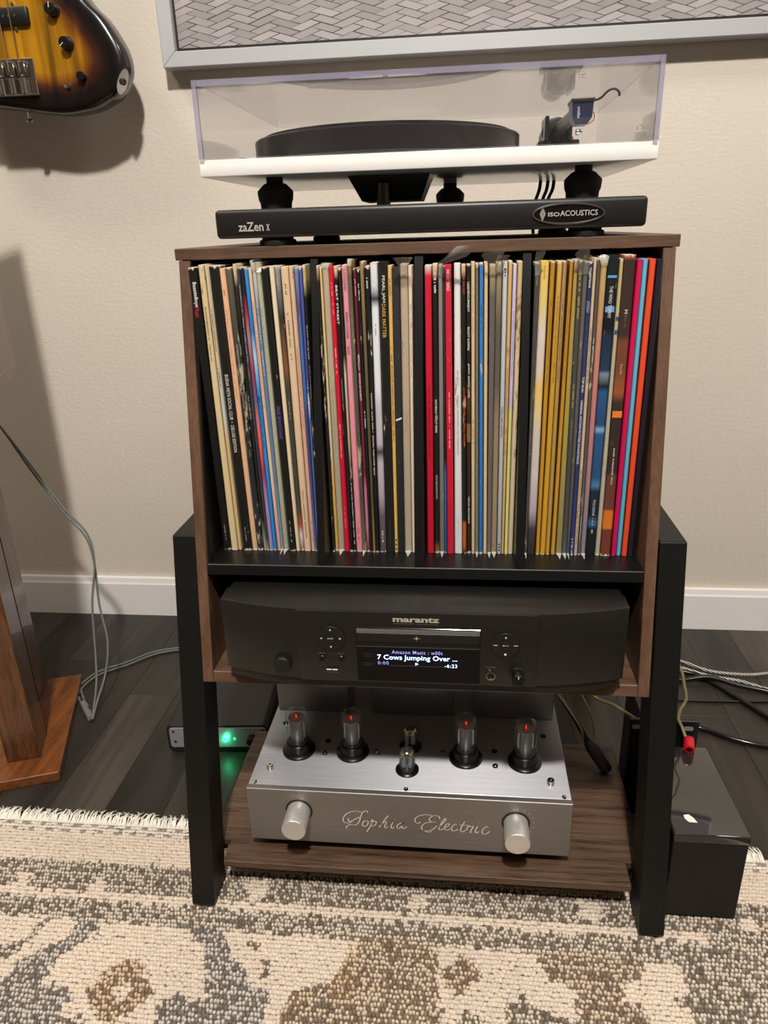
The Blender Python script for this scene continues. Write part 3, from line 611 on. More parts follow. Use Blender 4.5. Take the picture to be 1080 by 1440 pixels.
# spine writing: record -> list of (text or None for illegible marks, colour, y-range on the spine in mm from the top, relative height)
def pz(v):   # rows of the spine print measured as heights above the shelf
    return np.interp(v, [360, 390, 425, 441, 524, 562, 608, 636, 700, 780], [.3232, .3029, .2788, .2677, .2077, .179, .1432, .1208, .0679, .0])
W_, G_, K_ = (226, 222, 214), (150, 146, 138), (50, 42, 40)
TX = {
 0: [('BeastieBoys', W_, 389, 425, .6), ('Music', (200, 30, 50), 426, 441, .55), (None, G_, 742, 765, .25)],
 1: [(None, (110, 86, 54), 425, 505, .35)], 2: [(None, (120, 110, 96), 430, 490, .45), (None, (110, 90, 60), 515, 545, .4)],
 3: [('BUENA VISTA SOCIAL CLUB  \u2022  DELUXE EDITION', W_, 524, 636, .36), (None, G_, 745, 768, .2)],
 4: [(None, (190, 110, 70), 398, 410, .5), (None, (196, 140, 100), 430, 560, .35)],
 5: [(None, G_, 480, 505, .4), (None, (140, 136, 120), 520, 600, .35)], 6: [(None, (170, 160, 140), 555, 590, .4)],
 7: [(None, (170, 166, 158), 395, 505, .55)], 9: [('MILES DAVIS', (20, 60, 110), 556, 600, .6), (None, (20, 60, 110), 604, 632, .5)],
 10: [(None, (206, 110, 96), 420, 575, .4)], 11: [(None, W_, 405, 430, .6), (None, W_, 432, 482, .6), (None, W_, 490, 526, .6)],
 12: [(None, (150, 146, 120), 430, 530, .25)], 13: [('FREE EMOTIONS!', (96, 74, 150), 570, 617, .5), (None, G_, 735, 768, .3)],
 15: [(None, (180, 178, 172), 385, 405, .4), (None, G_, 562, 590, .4)],
 16: [(None, (110, 100, 90), 392, 410, .35), (None, (110, 100, 90), 436, 505, .35), (None, (140, 110, 90), 690, 760, .35)],
 17: [(None, (170, 120, 120), 485, 600, .35), (None, (150, 90, 90), 735, 765, .35)],
 18: [(None, (120, 150, 200), 440, 520, .35)], 19: [(None, W_, 534, 588, .5)],
 20: [('BLACK ON BLACK', (190, 186, 170), 455, 504, .6), (None, (170, 166, 150), 512, 560, .4)],
 23: [(None, (130, 120, 100), 545, 632, .2)], 24: [(None, (240, 150, 150), 395, 440, .4), (None, (246, 170, 170), 487, 525, .45), (None, (246, 160, 160), 597, 645, .4), (None, (240, 120, 130), 715, 745, .4)],
 25: [('BEAT STREET', W_, 398, 454, .55), (None, G_, 532, 580, .35)], 26: [(None, W_, 680, 768, .5)],
 27: [('LOGGINS', (130, 60, 70), 376, 406, .45), ('KENNY LOGGINS', (90, 44, 54), 437, 474, .42), ('ALIVE', (90, 44, 54), 485, 497, .42), (None, (120, 56, 70), 736, 766, .3)],
 28: [(None, (150, 134, 100), 430, 505, .4)], 29: [(None, (220, 170, 180), 390, 420, .5), ('METALLICA   MASTER OF PUPPETS', (224, 206, 208), 497, 563, .6)],
 30: [(None, W_, 397, 420, .5), (None, W_, 578, 602, .6)], 31: [(None, (150, 130, 90), 430, 475, .4)],
 32: [(None, W_, 386, 404, .5), (None, (200, 198, 194), 552, 668, .45)], 33: [(None, (150, 148, 150), 452, 470, .35), (None, W_, 746, 765, .35)],
 34: [('PEARL JAM', (214, 206, 190), 386, 424, .42), ('DARK MATTER', (196, 156, 60), 426, 474, .42), (None, (70, 76, 70), 735, 772, .15)],
 35: [(None, (120, 84, 40), 388, 415, .5), (None, (110, 76, 40), 488, 620, .5), ('\u2022 \u2022 \u2022', (40, 34, 30), 760, 776, .55)],
 38: [(None, (170, 150, 130), 440, 530, .4)], 37: [(None, (176, 156, 130), 580, 610, .3)],
 39: [(None, (120, 10, 30), 540, 645, .4)], 40: [('SATURDAY NIGHT FEVER', (220, 214, 200), 562, 609, .45), ('RSO RECORDS INC', (200, 196, 184), 668, 702, .4), (None, W_, 384, 412, .6)],
 43: [('NIGHTBIRD', (236, 200, 200), 380, 410, .5), (None, (236, 190, 190), 552, 630, .3)],
 44: [('singles', (70, 66, 66), 521, 543, .36), ('ORIGINAL MOTION PICTURE SOUNDTRACK', (70, 66, 66), 556, 640, .26), (None, (150, 146, 150), 725, 760, .15)],
 45: [('JOHN SC', (206, 84, 40), 384, 415, .6), ('JOHN SCOFIELD STILL WARM', (206, 84, 40), 545, 628, .62)],
 46: [('UNDERCURRENT', W_, 398, 440, .5), ('ROOT DOWN', W_, 461, 493, .55), ('JIMMY SMITH  LIVE!', W_, 512, 560, .5), ('VERVE RECORDS', W_, 698, 736, .4)],
 47: [(None, (150, 120, 84), 400, 470, .25), (None, (150, 126, 96), 590, 625, .4)], 49: [(None, (24, 70, 120), 430, 470, .4)],
 53: [('\u2022\u2022\u2022', K_, 380, 392, .3), ('STEELY DAN  GAUCHO', (70, 74, 78), 573, 615, .42), ('|||', (50, 66, 90), 765, 775, .5)],
 54: [(None, (140, 100, 60), 520, 640, .45)], 55: [(None, (150, 140, 180), 440, 530, .4)],
 57: [(None, (190, 186, 176), 384, 405, .5), (None, (150, 146, 138), 560, 640, .4)], 58: [(None, (180, 140, 60), 378, 398, .3)],
 59: [(None, (140, 96, 30), 425, 540, .35)], 60: [(None, (150, 104, 34), 420, 540, .4)], 61: [(None, (120, 90, 50), 425, 540, .4)], 62: [(None, (140, 96, 36), 430, 540, .35)],
 64: [(None, (206, 170, 60), 388, 452, .6), (None, (206, 170, 60), 542, 580, .5), (None, (120, 126, 120), 590, 620, .4)],
 66: [('SOUNDTRACK', W_, 382, 410, .5), ('TOP GUN', W_, 532, 553, .6), ('ORIGINAL MOTION PICTURE SOUNDTRACK', (214, 214, 226), 564, 652, .6), (None, (190, 196, 216), 755, 780, .6)],
 67: [(None, (120, 104, 92), 465, 540, .5), (None, (130, 112, 96), 660, 770, .5)], 68: [('The  SETTLERS', W_, 478, 512, .45), (None, (180, 174, 166), 700, 760, .4)],
 70: [('THE WHO TOMMY', (220, 214, 206), 408, 452, .34), ('POLYDOR', (200, 206, 212), 702, 724, .28), (None, (190, 196, 204), 727, 749, .26)],
 72: [('M', W_, 441, 446, .3), (None, (110, 90, 80), 448, 465, .25), (None, (170, 130, 110), 515, 530, .4), (None, (190, 180, 170), 630, 680, .25)],
}
GEO = {66: [(428, 444, (130, 146, 180))], 70: [(393.5, 397, (96, 150, 196)), (436, 444, (100, 156, 206))], 71: [(450, 455.5, (40, 72, 116)), (468, 474, (44, 80, 120))],
       36: [(588, 590.5, W_)], 72: [(579, 588, (224, 120, 40))], 46: [(596, 622, (124, 92, 58))]}
COMP = [(0, 21, 'leftmost'), (21, 39, 'second'), (39, 57, 'third'), (57, 77, 'rightmost')]
ORD = ['first', 'second', 'third', 'fourth', 'fifth', 'sixth', 'seventh', 'eighth', 'ninth', 'tenth', 'eleventh', 'twelfth', 'thirteenth',
       'fourteenth', 'fifteenth', 'sixteenth', 'seventeenth', 'eighteenth', 'nineteenth', 'twentieth', 'twenty-first']
YR = .0200
def m_sleeve(i, stops, wear, h):
    m, nt, b = nodes('sleeve_%d' % i)
    tc = N(nt, 'ShaderNodeTexCoord'); sx = N(nt, 'ShaderNodeSeparateXYZ'); L(nt, tc.outputs['Object'], sx.inputs[0])
    dv_ = N(nt, 'ShaderNodeMath', operation='DIVIDE'); dv_.inputs[1].default_value = h; L(nt, sx.outputs[2], dv_.inputs[0])
    col = ramp(nt, dv_.outputs[0], stops)
    if wear > 0:
        lum = sum(stops[0][1])/3
        wc = (206, 190, 160) if lum < 110 else (122, 100, 76)
        if i in (33, 50, 53, 55): wc = (150, 146, 150)
        v = coords(nt, (420, 60, 70), loc=(i*7.3, 0, i*3.1))
        f = noise(nt, v, 1, 4, .7)
        g = noise(nt, coords(nt, (60, 30, 16), loc=(i*3.7, 0, i)), 1, 2)
        ad = N(nt, 'ShaderNodeMath', operation='ADD'); L(nt, f, ad.inputs[0]); L(nt, g, ad.inputs[1])
        th = 1.31-wear*.30
        rr = N(nt, 'ShaderNodeMapRange'); rr.inputs[1].default_value = th; rr.inputs[2].default_value = th+.05
        L(nt, ad.outputs[0], rr.inputs[0])
        mu = N(nt, 'ShaderNodeMath', operation='MULTIPLY'); mu.inputs[1].default_value = .85; L(nt, rr.outputs[0], mu.inputs[0])
        col = mixc(nt, mu.outputs[0], col, lin(wc))
    # frayed light card along the very top and bottom ends of used sleeves
    if wear >= .05:
        e1 = noise(nt, coords(nt, (500, 80, 40), loc=(i*2.3, 0, 0)), 1, 2)
        sb = N(nt, 'ShaderNodeMath', operation='SUBTRACT'); sb.inputs[1].default_value = .5; L(nt, dv_.outputs[0], sb.inputs[0])
        ab = N(nt, 'ShaderNodeMath', operation='ABSOLUTE'); L(nt, sb.outputs[0], ab.inputs[0])
        ma = N(nt, 'ShaderNodeMath', operation='MULTIPLY_ADD'); ma.inputs[1].default_value = .030; L(nt, e1, ma.inputs[0]); L(nt, ab.outputs[0], ma.inputs[2])
        r3 = N(nt, 'ShaderNodeMapRange'); r3.inputs[1].default_value = .5100-.007*min(wear, .5); r3.inputs[2].default_value = .5150-.007*min(wear, .5); L(nt, ma.outputs[0], r3.inputs[0])
        col = mixc(nt, r3.outputs[0], col, lin((216, 204, 184)))
    L(nt, col, b.inputs['Base Color'])
    b.inputs['Roughness'].default_value = .42
    return m
def m_flat(c):
    return mat('spine_ink', c, .55)
M_poly = clear('clear_sleeve_plastic', (248, 248, 246), 1.55, .36, (240, 238, 232), .14)
M_skin = clear('clear_sleeve_skin', (250, 250, 248), 1.5, .07, (220, 216, 206), .08)
def record(i):
    xb0, xb1, xt0, xt1, h = [v/1000 for v in REC[i]]
    look, stops, wear = SP[i]
    # keep neighbours apart
    g = .00026
    xb0 += g; xb1 -= g; xt0 += g; xt1 -= g
    w = max(min(xb1-xb0, xt1-xt0), .0018)
    rr = random.Random(i)
    yr = YR+rr.uniform(-.0008, .0014)
    D = .313; n = 10; jit = .00006+.00018*wear
    base = Vector(((xb0+xb1)/2, yr+.1565, ZS+.0003))
    def xs(t):
        return xb0+(xt0-xb0)*t, xb1+(xt1-xb1)*t
    mb = MB(); rows = []
    for k in range(n+1):
        t = k/n; a, b_ = xs(t); z = ZS+.0003+h*t
        ja, jb = rr.uniform(0, jit), rr.uniform(0, jit)
        dd = .0006 if 0 < k < n else .0011
        e = min(.0012, (b_-a)*.26)
        rows.append([(a+ja, yr+e+dd*.3, z), (a+e, yr+ja, z), (b_-e, yr+jb, z), (b_-jb, yr+e+dd*.3, z), (b_-jb, yr+D, z), (a+ja, yr+D, z)])
    vs = [p for r in rows for p in r]; fs = []
    for k in range(n):
        for j in range(6):
            q = (k*6+j, k*6+(j+1) % 6, (k+1)*6+(j+1) % 6, (k+1)*6+j)
            fs.append(q)
    fs.append((5, 4, 3, 2, 1, 0)); fs.append(tuple(n*6+j for j in range(6)))
    mb.add(vs, fs)
    o = part('record_sleeve', mb, m_sleeve(i, stops, wear, h), None, None, base)
    ci = [c for c in COMP if c[0] <= i < c[1]][0]
    tag(o, '%s, %s from left in %s compartment' % (look, ORD[i-ci[0]], ci[2]), 'record', 'record sleeves in the %s compartment' % ci[2])
    def onspine(mb2, pts, fcs):
        mb2.add(pts, fcs)
    def X(z, b_):   # spine position at height z above the shelf, b_ in -.5...5 of the width
        a, c = xs(max(0, min(1, z/h))); return (a+c)/2+b_*w
    byc = {}
    for body, c, y0, y1, rel in TX.get(i, []):
        z0 = float(pz(y0)); z1 = float(pz(y1)); z0 = min(z0, h-.002)
        key = c; m2 = byc.setdefault(key, MB())
        if body is None:
            z = z0; r2 = random.Random(i*31+y0); hh = rel*.8
            while z > z1+.0006:
                if r2.random() < .15: z -= .0016; continue
                ww = r2.uniform(.0006, .0013)
                lo = r2.uniform(-.5, -.3)*hh; hi = r2.uniform(.25, .5)*hh
                q = [(X(z, lo), yr-.00012, ZS+z), (X(z-ww, lo), yr-.00012, ZS+z-ww), (X(z-ww, hi), yr-.00012, ZS+z-ww), (X(z, hi), yr-.00012, ZS+z)]
                m2.add(q, [(0, 1, 2, 3)]); z -= ww+.0006
        else:
            v2, f2, _ = text2d(body, .012 if rel > .4 else 0)
            m2.add([(X(z0-a*(z0-z1), (b_-.5)*rel), yr-.00012, ZS+z0-a*(z0-z1)) for a, b_ in v2], f2)
    for y0, y1, c in GEO.get(i, []):
        z0, z1 = float(pz(y0)), float(pz(y1)); m2 = MB()
        if i == 66:
            for a in range(4):
                for b_ in range(8):
                    if (a+b_) % 2: continue
                    za = z0-(z0-z1)*b_/8; zb_ = z0-(z0-z1)*(b_+1)/8
                    m2.add([(X(za, -.4+.2*a), yr-.0001, ZS+za), (X(zb_, -.4+.2*a), yr-.0001, ZS+zb_), (X(zb_, -.2+.2*a), yr-.0001, ZS+zb_), (X(za, -.2+.2*a), yr-.0001, ZS+za)], [(0, 1, 2, 3)])
        else:
            sl = .0012 if i == 36 else 0
            m2.add([(X(z0, -.46), yr-.0001, ZS+z0-sl), (X(z1, -.46), yr-.0001, ZS+z1-sl), (X(z1, .46), yr-.0001, ZS+z1+sl), (X(z0, .46), yr-.0001, ZS+z0+sl)], [(0, 1, 2, 3)])
        part('spine_stripe', m2, m_flat(c), o)
    for c, m2 in byc.items():
        if m2.v: part('spine_lettering', m2, m_flat(c), o)
    return o, (xs, yr, h, w)
# clear outer bags: flap shapes given as (dx, dy, dz) rows from the top of the spine
def flap(i, o, geo, rows):
    xs, yr, h, w = geo; a, b_ = xs(1); mb = MB()
    pts = []
    for (da, db, dy, dz) in rows:
        xa, xb = a+da, b_+db; r = []
        for k in range(7):
            t = k/6; bow = math.sin(math.pi*t)
            r.append((xa+(xb-xa)*t, yr+dy-bow*.0025*(1 if dz > 0 else .3), ZS+h+dz+bow*.0008))
        pts += r
    fs = []
    for j in range(len(rows)-1):
        for k in range(6): fs.append((j*7+k, j*7+k+1, (j+1)*7+k+1, (j+1)*7+k))
    mb.add(pts, fs)
    # bag skin over the spine
    xa, xb = xs(0); e = .0004
    sk = MB()
    sk.add([(xa-e*0, yr-.0009, ZS+.0006), (xb, yr-.0009, ZS+.0006), (b_, yr-.0009, ZS+h), (a, yr-.0009, ZS+h)], [(0, 1, 2, 3)])
    # pointed tip of the bag on the shelf
    tip = MB().add([(xa, yr-.0009, ZS+.003), (xb, yr-.0009, ZS+.003), ((xa+xb)/2, yr-.013, ZS+.0006)], [(0, 2, 1)])
    part('bag_corner', tip, M_poly, o)
    part('outer_bag', sk, M_skin, o)
    part('bag_flap', mb, M_poly, o, 180)
FL = {12: [(0, 0, -.001, -.004), (.0, .004, .002, .0)],
      11: [(0, 0, -.001, -.008), (-.0005, .003, -.004, .0025), (.001, .009, -.004, .003)],
      23: [(0, 0, -.001, -.004), (-.001, .002, .0, .0012)], 28: [(0, 0, -.0012, -.006), (0, .001, .001, .001)],
      37: [(0, 0, -.0012, -.012), (-.001, .001, -.006, -.002), (-.004, .005, -.014, .005), (-.006, .007, -.02, .007)],
      41: [(0, 0, -.0012, -.010), (.000, .004, -.008, .002), (.007, .024, -.018, .008), (.018, .034, -.0225, .0175)],
      48: [(0, 0, -.001, -.004), (0, .001, .0, .001)],
      51: [(0, 0, -.0012, -.010), (-.003, .002, -.006, .002), (-.009, .006, -.012, .010), (-.006, .008, -.016, .013)],
      52: [(0, 0, -.0012, -.010), (-.001, .003, -.006, .002), (.001, .007, -.011, .007)],
      57: [(0, 0, -.0012, -.012), (-.001, .001, -.005, .003), (-.001, .004, -.012, .011)],
      63: [(0, 0, -.0012, -.010), (-.001, .001, -.005, .002)],
      64: [(0, 0, -.0012, -.014), (-.001, .001, -.006, .000), (-.006, .004, -.012, .006), (-.002, .003, -.018, .012)],
      65: [(0, 0, -.0012, -.012), (-.002, .002, -.006, .002), (-.002, .002, -.010, .006)],
      69: [(0, 0, -.0012, -.008), (-.003, .001, -.003, .001), (-.001, .0, .004, .002)]}
for i in range(len(REC)):
    o, geo = record(i)
    if i in FL: flap(i, o, geo, FL[i])

# ------------------------------------------------------------------ isolation platform
iso = thing('isolation_platform', 'low black isolation platform with oval silver badge on the console top', 'audio platform', (.007, .2, .8011))
part('deck', MB().box(-.208, .222, .0369, .392, .8092, .8368, .0042, 3), mat('satin_black', (24, 22, 21), .42, bmp=.05, bscale=1200), iso, 40)
for x_ in (-.149, .167):
    for y_ in (.060, .352):
        part('foot', MB().lathe([(.0185, .8012), (.0192, .8022), (.0192, .8064), (.0165, .8075), (.0165, .8093)], (x_, y_, 0)), M_rubber, iso, 40)
bx, bz, ba, bb_ = .147, .8227, .0352, .0102
ring = MB()
vs = []; fs = []; n_ = 48
for k in range(n_):
    a = 2*math.pi*k/n_
    for (s_, dy) in ((1.0, 0), (.985, -.0012), (.945, -.0012), (.93, 0)):
        vs.append((bx+ba*s_*math.cos(a), .0366+dy, bz+(bb_-(1-s_)*ba*.9)*math.sin(a)))
for k in range(n_):
    for j in range(3): fs.append((k*4+j, k*4+j+1, ((k+1) % n_)*4+j+1, ((k+1) % n_)*4+j))
ring.add(vs, fs)
bd = MB()
bd.add([(bx+ba*.95*math.cos(2*math.pi*k/n_), .0364, bz+bb_*.84*math.sin(2*math.pi*k/n_)) for k in range(n_)], [tuple(range(n_))])
badge = part('badge', bd, mat('badge_black', (14, 13, 13), .25), iso)
part('badge_rim', ring, M_chrome, badge, 60)
M_silverprint = mat('silver_print', (214, 210, 204), .35, .4)
lettering('ISO', .1275, .1385, .8206, .8244, .0361, M_silverprint, badge, .02)
lettering('ACOUSTICS', .1390, .1748, .8206, .8257, .0361, M_silverprint, badge, .01)
lg = MB()
for k in range(4):
    s_ = 1-.24*k
    p = [(.1222-.0026*s_, .8230), (.1222, .8230+.0062*s_), (.1222+.0026*s_, .8230), (.1222, .8230-.0062*s_), (.1222-.0026*s_, .8230)]
    for a_, b_ in zip(p, p[1:]):
        lg.tube([(a_[0], .0361, a_[1]), (b_[0], .0361, b_[1])], .00022, 4)
part('emblem', lg, M_silverprint, badge)
lettering('zaZen', -.1838, -.1576, .8158, .8246, .0367, M_silverprint, iso, .016)
si = MB(); rect(si, -.1536, -.1522, .8161, .8222, .0367); rect(si, -.1547, -.1511, .8161, .8170, .0367); rect(si, -.1547, -.1511, .8213, .8222, .0367)
part('lettering', si, M_silverprint, iso)

# ------------------------------------------------------------------ turntable
tt = thing('turntable', 'white turntable with black platter under a clear acrylic dust cover', 'turntable', (.003, .23, .8368))
part('plinth', MB().box(-.2272, .2328, .0636, .408, .8695, .8857, .0016, 2), M_white, tt, 40)
footp = [(.0148, .8370), (.0165, .8372), (.0172, .8440), (.0186, .8470), (.0194, .8535), (.0192, .8560), (.0125, .8625), (.009, .8640), (.009, .8697)]
for x_, y_ in ((-.1585, .104), (.1685, .104), (.0265, .345)):
    part('foot', MB().lathe(footp, (x_, y_, 0), seg=28), M_rubber, tt, 35)
mh = MB(); lo, hi = .8435, .8695
mh.add([(-.068, .135, lo), (-.002, .135, lo), (-.002, .205, lo), (-.068, .205, lo), (-.082, .125, hi), (.009, .125, hi), (.009, .215, hi), (-.082, .215, hi)],
       [(3, 2, 1, 0), (4, 5, 6, 7), (0, 1, 5, 4), (1, 2, 6, 5), (2, 3, 7, 6), (3, 0, 4, 7)])
mho = part('motor_housing', mh, M_blackplastic, tt)
part('bearing_post', MB().cyl((-.043, .128, .8386), .0078, .0225, 'z', 20), mat('dark_steel', (84, 72, 66), .35, .8), mho, 40)
part('platter', MB().lathe([(.001, .8885), (.156, .8885), (.158, .8900), (.158, .9120), (.1565, .9135), (.150, .9138), (.150, .9150), (.001, .9150)], (-.048, .236, 0), seg=96), mat('platter_black', (30, 28, 28), .3), tt, 40)
part('spindle', MB().lathe([(.0035, .915), (.0035, .925), (.002, .928), (.0001, .9282)], (-.048, .236, 0), seg=14), M_chrome, tt, 40)
part('record_mat', MB().cyl((-.048, .236, .9151), .147, .0022, 'z', 72), mat('felt_mat', (40, 38, 37), .9), tt, 40)
part('label_disc', MB().cyl((-.048, .236, .9174), .052, .0006, 'z', 60), mat('white_label', (226, 222, 214), .5), tt, 40)
part('motor_pulley', MB().lathe([(.0075, .8857), (.0075, .8900), (.006, .8910), (.006, .8935), (.0001, .8945)], (-.205, .155, 0), seg=20), M_blackplastic, tt, 40)
# tonearm
arm = part('tonearm_base', MB().lathe([(.028, .8857), (.028, .8900), (.024, .8915), (.024, .9040), (.020, .9060), (.020, .918), (.0001, .9182)], (.166, .335, 0), seg=28)
           .box(.140, .192, .318, .352, .906, .914, .0015, 1), M_blackplastic, tt, 35)
yoke = MB().lathe([(.015, -.006), (.0185, -.005), (.0185, .005), (.015, .006)], (.163, .335, .9235), 'y', 28)
yoke.box(.146, .151, .30, .35, .913, .940, .001, 1).box(.175, .180, .30, .35, .913, .940, .001, 1)
part('gimbal', yoke, mat('gimbal_black', (26, 25, 25), .3), arm, 35)
part('arm_tube', MB().tube([(.163, .372, .9235), (.164, .30, .9245), (.166, .20, .9265), (.167, .156, .9275)], [.0078, .0074, .0064, .0055], 14), mat('carbon_tube', (40, 39, 38), .3), arm, 60)
part('counterweight', MB().lathe([(.014, .374), (.0155, .376), (.0155, .402), (.014, .404)], (.163, 0, .9235), 'y', 24), mat('weight_black', (22, 22, 22), .3), arm, 40)
part('anti_skate_weight', MB().tube([(.184, .33, .909), (.196, .318, .902), (.2, .315, .900)], .0022, 8), M_chrome, arm, 60)
part('blue_dial', MB().lathe([(.0045, .3005), (.0055, .302), (.0055, .309)], (.163, 0, .8985), 'y', 16), mat('blue_plastic', (60, 140, 200), .35), arm, 40)
part('silver_knob', MB().lathe([(.0032, 0), (.0036, .001), (.0036, .007), (.003, .008)], (.186, .316, .922), 'x', 14), M_chrome, arm, 40)
head = part('headshell', MB().box(.1555, .1795, .128, .162, .9310, .9345, .001, 2), M_blackplastic, arm)
cart = MB()
cart.add([(.1565, .130, .931), (.1785, .130, .931), (.1785, .158, .931), (.1565, .158, .931), (.1575, .130, .9165), (.1775, .130, .9165), (.1775, .158, .9165), (.1575, .158, .9165),
          (.1615, .134, .9105), (.1735, .134, .9105), (.1735, .154, .9105), (.1615, .154, .9105)],
         [(0, 1, 2, 3), (0, 4, 5, 1), (1, 5, 6, 2), (2, 6, 7, 3), (3, 7, 4, 0), (4, 8, 9, 5), (5, 9, 10, 6), (6, 10, 11, 7), (7, 11, 8, 4), (8, 11, 10, 9)])
co = part('cartridge', cart, mat('cartridge_navy', (28, 34, 62), .35), head)
vs2, fs2, _ = text2d('ortofon')
part('lettering', MB().add([(.1622+(b_*.0032), .1297, .9265-a*.0105) for a, b_ in vs2], fs2), M_print, co)
part('finger_lift', MB().tube(spline([(.178, .140, .9325), (.186, .138, .9345), (.193, .136, .9405), (.199, .135, .9420), (.2035, .134, .9390), (.2045, .134, .9350)], 5), .0012, 8), M_blackplastic, head, 60)
wr = MB().tube(spline([(.176, .152, .9120), (.182, .150, .9155), (.1825, .150, .9215), (.179, .155, .926)], 5), .0005, 6)
part('cartridge_wire', wr, mat('red_wire', (190, 40, 40), .5), head, 60)
# dust cover
cx0, cx1, cy0, cy1, cz0, cz1, ct = -.2252, .2308, .0600, .4120, .8862, .9570, .0032
cov = MB()
cov.box(cx0+.0045, cx1-.0045, cy0+.0005, cy0+ct, cz0, cz1-.0055)
cov.box(cx0, cx0+ct, cy0+.0045, cy1, cz0, cz1-.0002)
cov.box(cx1-ct, cx1, cy0+.0045, cy1, cz0, cz1-.0002)
cov.box(cx0+ct, cx1-ct, cy1-ct, cy1, cz0, cz1-ct)
cov.box(cx0+ct, cx1-ct, cy0+.0045, cy1, cz1-ct, cz1)
dc = part('dust_cover', cov, clear('clear_acrylic', (254, 254, 255), 1.6, .006, (210, 206, 214)), tt)
edge = MB()
edge.box(cx0, cx0+.0045, cy0, cy0+.0042, cz0, cz1).box(cx1-.0045, cx1, cy0, cy0+.0042, cz0, cz1).box(cx0+.0046, cx1-.0046, cy0, cy0+.0042, cz1-.0053, cz1)
part('cover_edge', edge, clear('acrylic_edge', (238, 236, 246), 1.3, .34, (178, 175, 190)), dc)
for x_ in (-.165, .17):
    part('hinge', MB().box(x_-.012, x_+.012, .404, .424, .874, .905, .002, 1), M_blackplastic, tt)
# signal leads below the plinth
for k, (x_, c_) in enumerate(((.150, M_rubber), (.160, M_rubber), (.168, M_rubber))):
    p = spline([(x_, .37, .8690), (x_-.001, .375, .858), (x_-.004, .40, .842), (x_-.004+.006*k, .425, .818), (x_, .44, .78), (x_, .46, .68)], 6)
    o = part('signal_lead', MB().tube(p, .0024, 8), c_, None, 60, (x_, .37, .80))
    tag(o, ['black signal lead under the turntable, leftmost of three', 'black signal lead under the turntable, middle of three', 'black signal lead under the turntable nearest its right foot'][k], 'cable', 'turntable leads')

# ------------------------------------------------------------------ network CD player
cdp = thing('cd_player', 'black network disc player with lit blue-white display on the console', 'disc player', (.002, .1, .338))
M_cd = mat('black_anodised', (25, 22, 19), .40, bmp=.04, bscale=1600, spec=.6)
def wing(x):   # depth of the curved outer wings
    t = max(0, (abs(x-.001)-.128)/.090); return -.0765+.0005+.0185*t**1.6
pl = [(x_, wing(x_)) for x_ in np.linspace(-.2165, -.1275, 12)]+[(x_, wing(x_)) for x_ in np.linspace(.1275, .2205, 12)]
pl += [(.2205, -.030), (-.2165, -.030)]
part('front_panel', MB().prism(pl, .3552, .4420, 'z', .0010, 2), M_cd, cdp, 30)
pc = part('centre_panel', MB().box(-.1277, .1262, -.0790, -.0755, .3552, .4415, .0009, 2), M_cd, cdp, 30)
chin = [(x_, wing(x_)+.0035) for x_ in np.linspace(-.2115, .2155, 26)]+[(.2155, -.02), (-.2115, -.02)]
part('lower_band', MB().prism(chin, .3435, .3550, 'z', .0008, 1), M_cd, cdp, 30)
part('case', MB().box(-.2155, .2195, -.0302, .285, .3475, .4405, .0012, 1), mat('black_case', (24, 23, 22), .16), cdp)
for x_ in (-.17, .175):
    for y_ in (-.005, .24):
        part('foot', MB().lathe([(.020, .3383), (.022, .3390), (.022, .348)], (x_, y_, 0), seg=24), M_rubber, cdp, 40)
win = part('display_window', MB().box(-.0640, .0672, -.0796, -.0788, .3575, .4235, .0003, 1), mat('black_glass', (10, 10, 11), .08), cdp)
part('tray_bar', MB().box(-.0632, .0664, -.0806, -.0797, .4178, .4219), mat('tray_grey', (120, 116, 112), .4, .3), win)
part('disc_tray', MB().box(-.0632, .0664, -.0804, -.0797, .4062, .4174, .0003, 1), M_cd, win)
part('tray_slot', MB().box(-.0632, .0664, -.0798, -.07965, .4020, .4056), mat('slot_black', (4, 4, 4), .6), win)
part('window_lip', MB().box(-.0632, .0664, -.0801, -.0797, .4000, .4014), mat('lip_grey', (70, 66, 62), .35, .3), win)
M_star = mat('star_gold', (206, 186, 140), .4, .3)
st = MB(); n_ = 8
st.add([(.0006+(.0040 if k % 2 == 0 else .0010)*math.cos(k*math.pi/4)*(1 if k % 4 == 0 else .9), -.0806, .4121+(.0040 if k % 2 == 0 else .0010)*math.sin(k*math.pi/4)*(1 if k % 4 == 0 else .8)) for k in range(8)], [tuple(range(8))])
part('star_emblem', st, M_star, win)
M_lcd = mat('lcd_text', (168, 196, 255), .5, emit=2.6); M_lcd2 = mat('lcd_dim', (120, 130, 200), .5, emit=1.1)
yl_ = -.0799
lettering('Amazon Music : w00t', -.0262, .0278, .3924, .3966, yl_, M_lcd2, win, .004, 'screen_text', 1.15)
lettering('7 Cows Jumping Over ...', -.0418, .0432, .3832, .3908, yl_, M_lcd, win, .006, 'screen_text')
lettering('0:00', -.0415, -.0298, .3785, .3826, yl_, M_lcd2, win, .0, 'screen_text', 1.2)
lettering('-6:23', .0300, .0432, .3770, .3812, yl_, M_lcd, win, .0, 'screen_text', 1.15)
ic = MB(); ic.add([(-.0012, yl_, .3786), (-.0012, yl_, .3818), (.0022, yl_, .3802)], [(0, 2, 1)]); part('play_icon', ic, M_lcd, win)
gl = MB(); rect(gl, -.0300, .0300, .37745, .3777, yl_); part('progress_line', gl, mat('lcd_line', (96, 90, 88), .5, emit=.3), win)
M_grey = mat('grey_print', (128, 124, 116), .6)
for z_ in (.3912, .3884, .3796, .3772): lettering('CONTROL' if z_ > .385 else 'REMOTE', -.0570, -.0470, z_-.0006, z_+.0007, yl_, mat('dim_print', (74, 70, 66), .6), win, 0, 'small_print')
M_logo = mat('logo_gold', (206, 198, 176), .4, .3)
